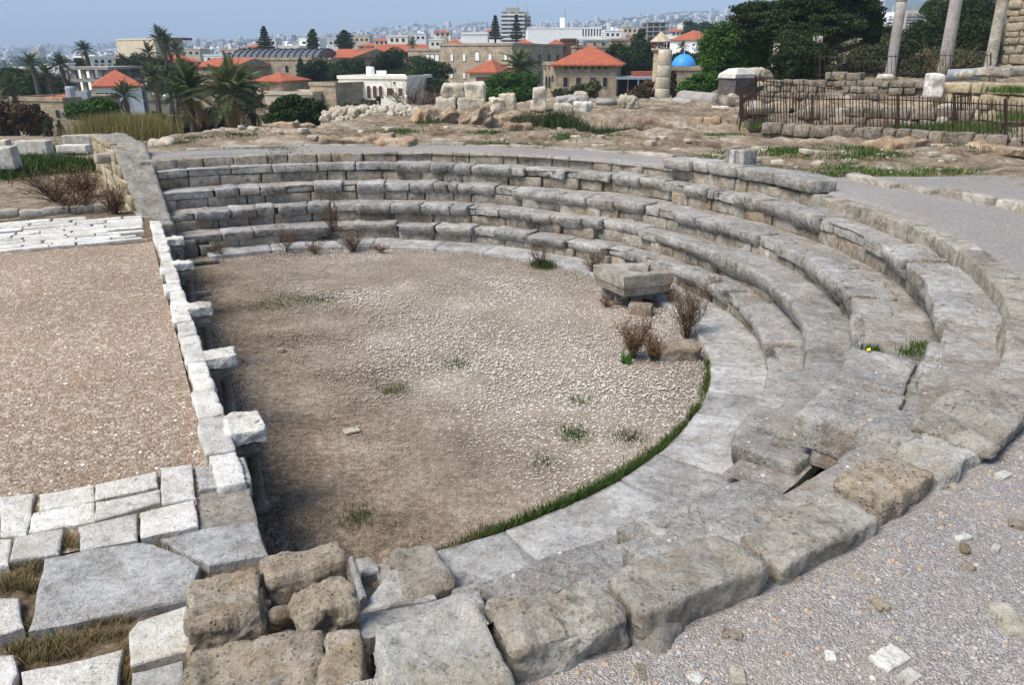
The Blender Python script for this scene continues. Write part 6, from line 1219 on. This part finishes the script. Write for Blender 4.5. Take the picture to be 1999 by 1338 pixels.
# weeds
def grass(label, pts, n, spread, h, mat='grass', z=None, name='grass_tuft', wd=.005, group=None, lean=.6):
    q = np.asarray(pts, float); k_ = rng.integers(0, len(q), n); P = q[k_, :2]+rng.standard_normal((n, 2))*spread; g = MB(); zz = q[k_, 2] if z is None else z; blades(g, P, zz, h, lean, wd); return piece(name, g, mat, label, 'grass', group, smooth=False)
lp = [at_z(px, py, .7) for px, py in ((15, 350), (40, 342), (70, 335), (100, 330), (130, 333), (165, 335), (60, 325), (20, 330))]; lp = [np.array([p_[0], p_[1], gz(p_[0], p_[1])]) for p_ in lp]
grass('patch of bright green weeds on the ground left of the retaining wall', lp, 5200, .42, .22, wd=.011); lp = [np.array([*at_z(px, py, .75)[:2], .72]) for px, py in ((110, 292), (140, 290), (85, 297), (160, 295))]; grass('thin green weeds in front of the white marble block', lp, 1400, .5, .12, wd=.01)
for px, py, l in ((480, 255, 0), (1010, 262, 1)): pass
lp = [at_y(420+rng.random()*1500, 280, 13.5+rng.random()*9) for _ in range(34)]; lp = [np.array([q[0], q[1], gz(q[0], q[1])-.01]) for q in lp if 8.9 < np.hypot(q[0]-C[0], q[1]-C[1]) and q[1] < np.interp(q[0], *YE)-1]
for px, py, Y in ((960, 275, 18), (1000, 276, 18), (1110, 272, 19), (1090, 268, 20), (1380, 285, 15.5), (1540, 292, 16), (1560, 330, 13.2), (1620, 335, 13), (1700, 335, 13), (1760, 333, 13.2), (1840, 328, 13.6), (1660, 300, 15), (1590, 280, 17), (1720, 280, 16), (1920, 325, 13.8), (340, 272, 18), (385, 272, 19), (1480, 320, 13.8), (1650, 320, 14), (560, 286, 16.7)):
    q = at_y(px, py, Y); lp.append(np.array([q[0], Y, gz(q[0], Y)-.01]))
for i, q in enumerate(lp): grass('low green tuft of grass on the bare earth behind the theatre', [q], 420, .26, .05, group='green tufts on the mound', wd=.008)
# ruins greenery
for i, (px, py, Y, h) in enumerate(((1715, 212, 22.2, .15), (1500, 240, 22.8, .2), (1785, 246, 19.8, .25), (1860, 244, 19.3, .28), (1920, 246, 19, .28), (1640, 258, 20, .12), (1990, 225, 20.5, .3), (1978, 172, 22.3, .25))): q = at_y(px, py, Y); grass('green weeds growing in the ruins inside the railing', [q-[0, 0, .1]], 600, .28, h*.55, group='weeds in the fenced ruins', wd=.01)
# grass along the kerb
a = np.concatenate([-55+14*rng.standard_normal(9000), -25+11*rng.standard_normal(1800)]); a = a[(a > -67) & (a < -8)]; a = a[vn(np.c_[a*.35, a*0, a*0], 91)+.9*rng.random(len(a)) > .05]; r = 4.86-np.abs(rng.standard_normal(len(a)))*np.interp(a, [-70, -58, -30, -5], [.035, .05, .035, .025]); x, y = pol(r, a); g = MB(); blades(g, np.stack([x, y], 1), 0, np.interp(a, [-71, -64, -55, -40, -25, -3], [.02, .03, .085, .085, .06, .06]), .7, .0035, tint=np.clip(rng.random(len(a))*.8, 0, 1)); dk = rng.random(len(a)) < .4; blades(g, np.stack([x, y], 1)[dk]+.02*rng.standard_normal((dk.sum(), 2)), 0, .05, 1., .0025, mi=1)
tag(g.build('kerb_grass', [M['grass'], M['drygrass']]), kind='stuff')
grass('faint patch of green grass in the middle of the orchestra', [at_z(px, py, 0) for px, py in ((520, 598), (545, 592), (575, 590), (605, 588), (560, 580), (630, 580))], 2600, .16, .022, wd=.003); 
for px, py, n, l in ((770, 762, 220, 'small green weed on the orchestra floor'), (1120, 852, 500, 'weed patch on the cobbles near the kerb'), (1228, 855, 360, 'second weed patch on the cobbles close to the kerb'), (1060, 905, 120, 'thin weed on the cobbles right of centre'), (890, 713, 150, 'tiny weed in the middle of the cobbles'), (1130, 785, 120, 'thin weed above the weed patches'), (700, 1010, 240, 'weed tuft in the dark corner by the stage')): grass(l, [at_z(px, py, 0)], n, .085, .04, 'grass' if px != 1228 else 'olive', wd=.0028)
n = 5200; a = rng.random(n)*360; r = 4.86-.18*np.abs(rng.standard_normal(n)); x, y = pol(r, a); t_ = to_st(x, y)[1]; s2, = np.where(t_ > .05); P = np.stack([x, y], 1)[s2]; n2 = 6500; ss = .2+11*rng.random(n2); tt = .03+.22*np.abs(rng.standard_normal(n2)); P2 = np.stack([S0[0]+EV[0]*ss+NV[0]*tt, S0[1]+EV[1]*ss+NV[1]*tt], 1); P2 = P2[np.hypot(P2[:, 0]-C[0], P2[:, 1]-C[1]) < 4.86]
n3 = 4200; P3 = np.stack([C[0]+5*(rng.random(n3)-.5)*2, C[1]+5*(rng.random(n3)-.5)*2], 1); P3 = P3[in_orch(P3[:, 0], P3[:, 1], 4.8)]; P3 = P3[fbm2(P3[:, 0], P3[:, 1], .5, 4, 21) > .05]
g = MB(); PP = np.concatenate([P, P2, P3]); blades(g, PP, 0, .03, 1.2, .0025); tag(g.build('dead_weeds', M['twig']), kind='stuff')
# dry grass in the joints of the near paving
n = 9000; jx = []
for q0, q1, k_ in (((0, 655), (240, 620), 900), ((30, 740), (190, 780), 900), ((0, 800), (215, 660), 700), ((150, 990), (720, 960), 1500), ((60, 1120), (700, 1040), 1600), ((130, 1180), (500, 1120), 900), ((360, 480), (400, 560), 500), ((690, 1110), (720, 1300), 500), ((200, 250), (170, 480), 350), ((520, 270), (780, 370), 500), ((880, 495), (1150, 640), 350), ((60, 490), (40, 650), 300), ((530, 395), (900, 290), 350), ((230, 340), (530, 280), 250), ((430, 560), (520, 480), 200)):
    k_ = int(k_*.6); u = rng.random(k_); jx.append(np.stack([q0[0]+(q1[0]-q0[0])*u, q0[1]+(q1[1]-q0[1])*u+14*rng.standard_normal(k_)], 1))
jx = np.concatenate(jx); P = np.array([at_z(a/2.856, 880+b/2.856, ZS-.05)[:2] for a, b in jx])+.012*rng.standard_normal((len(jx), 2)); g = MB(); blades(g, P, ZS-.055, .05, 1.3, .0016); h_ = rng.random(len(P)) < .2; blades(g, P[h_], ZS-.055, .055, 1., .0018, mi=1); tag(g.build('joint_grass', [M['drygrass'], M['grass']]), kind='stuff')
# dry shrubs on and around the seats
for px, py, z, h, w_, n, lf, l in ((650, 452, .34, .50, .20, 16, 500, 'dry brown shrub hanging from the second seat row'), (560, 490, .05, .36, .26, 14, 300, 'dry twiggy shrub on the white kerb at left'), (690, 490, .02, .34, .34, 24, 600, 'spreading dry shrub on the white kerb in front of the seats'), (615, 494, .02, .16, .25, 14, 250, 'low dead weed left of the spreading shrub'), (745, 492, .02, .12, .2, 12, 200, 'low dead weed right of the spreading shrub'), (1055, 520, .02, .30, .26, 16, 80, 'shrub with a green base and bare twigs on the kerb'), (1160, 535, .02, .30, .20, 18, 500, 'dry rusty shrub beside the moulded corner block'), (1390, 590, .06, .24, .16, 16, 250, 'dark dry shrub at the foot of the lowest seats'), (1235, 700, 0, .34, .22, 24, 1500, 'rusty orange dry bush on the cobbles, left of the tan boulder'), (1340, 660, 0, .48, .26, 26, 1600, 'tall rusty dry bush behind the tan boulder'), (1275, 705, 0, .2, .16, 14, 600, 'low dry bush in front of the tan boulder'), (1310, 590, .06, .16, .16, 10, 120, 'dead twigs right of the moulded corner block'), (1185, 600, 0, .12, .16, 10, 140, 'dead twigs left of the moulded corner block'), (430, 500, .02, .2, .22, 12, 120, 'bare twigs by the fallen grey blocks'), (760, 430, .34, .14, .2, 10, 60, 'dry grass wisp on the second seat row'), (1053, 405, .65, .14, .1, 8, 60, 'small dry tuft on the third seat row')):
    bare_bush(l, at_z(px, py, z), h*(1.45 if px > 1200 else 1.2), w_*1.1, int(n*1.8), int(lf*2.4), lsz=.0095, th=.0032)
grass('green grass at the base of the bare twiggy shrub on the kerb', [at_z(1055, 520, 0), at_z(1068, 522, 0)], 900, .09, .10, wd=.003); grass('fleshy green weed left of the rusty orange bush', [at_z(1222, 710, 0)], 26, .03, .12, 'bright', wd=.014)
for px, py, z, l in ((1700, 686, .95, 'green tuft by the yellow wrapper in the broken seats'), (1780, 690, .98, 'green grass tuft growing between two broken slabs'), (1800, 678, 1.0, 'upper green grass tuft between broken slabs')): grass(l, [at_z(px, py, z)], 160, .05, .05, wd=.003)
for px, py, w_, l in ((110, 380, .7, 'wide dry brown bush behind the far paving strip'), (170, 372, .38, 'dry brown bush against the retaining wall'), (222, 398, .26, 'small dry bush at the foot of the retaining wall'), (150, 395, .5, 'low dry brush beside the paving strip')):
    q = at_z(px, py+15, ZS); bare_bush(l, (q[0], q[1], gz(q[0], q[1])), .55, w_, 44, 500, th=.006, lsz=.02)
q = at_z(100, 385, .75); g = MB(); a = np.array(st(11.9, -.6)); b = np.array(st(12.0, -6)); 
for i in range(14): c_ = a+(b-a)*(i+.5)/14; stone_block(g, (*c_, .74), (.2, .09, .07), rot=math.atan2(*(b-a)[::-1]), bev=.03, amp=.015, warp=.03)
piece('low_wall', g, 'rim', 'low line of buried stones behind the far paving strip', 'wall')

# ================================================================== HAZE
me = bpy.data.meshes.new('haze'); x0, x1, y0, y1, z0, z1 = -6500, 6500, -80, 7200, -140, 420
me.from_pydata([(x, y, z) for z in (z0, z1) for x, y in ((x0, y0), (x1, y0), (x1, y1), (x0, y1))], [], [(3, 2, 1, 0), (4, 5, 6, 7), (0, 1, 5, 4), (1, 2, 6, 5), (2, 3, 7, 6), (3, 0, 4, 7)])
hz_ = bpy.data.objects.new('haze', me); COL.objects.link(hz_); hz_['kind'] = 'stuff'; hm = bpy.data.materials.new('haze_air'); hm.use_nodes = True; t = hm.node_tree; t.nodes.remove(t.nodes['Principled BSDF']); v = t.nodes.new('ShaderNodeVolumePrincipled')
v.inputs['Color'].default_value = (.60, .78, 1.0, 1); v.inputs['Density'].default_value = .00036; v.inputs['Anisotropy'].default_value = .0; t.links.new(v.outputs[0], t.nodes['Material Output'].inputs['Volume']); me.materials.append(hm)
for o in sc.objects:
    if '_o' in o: del o['_o']
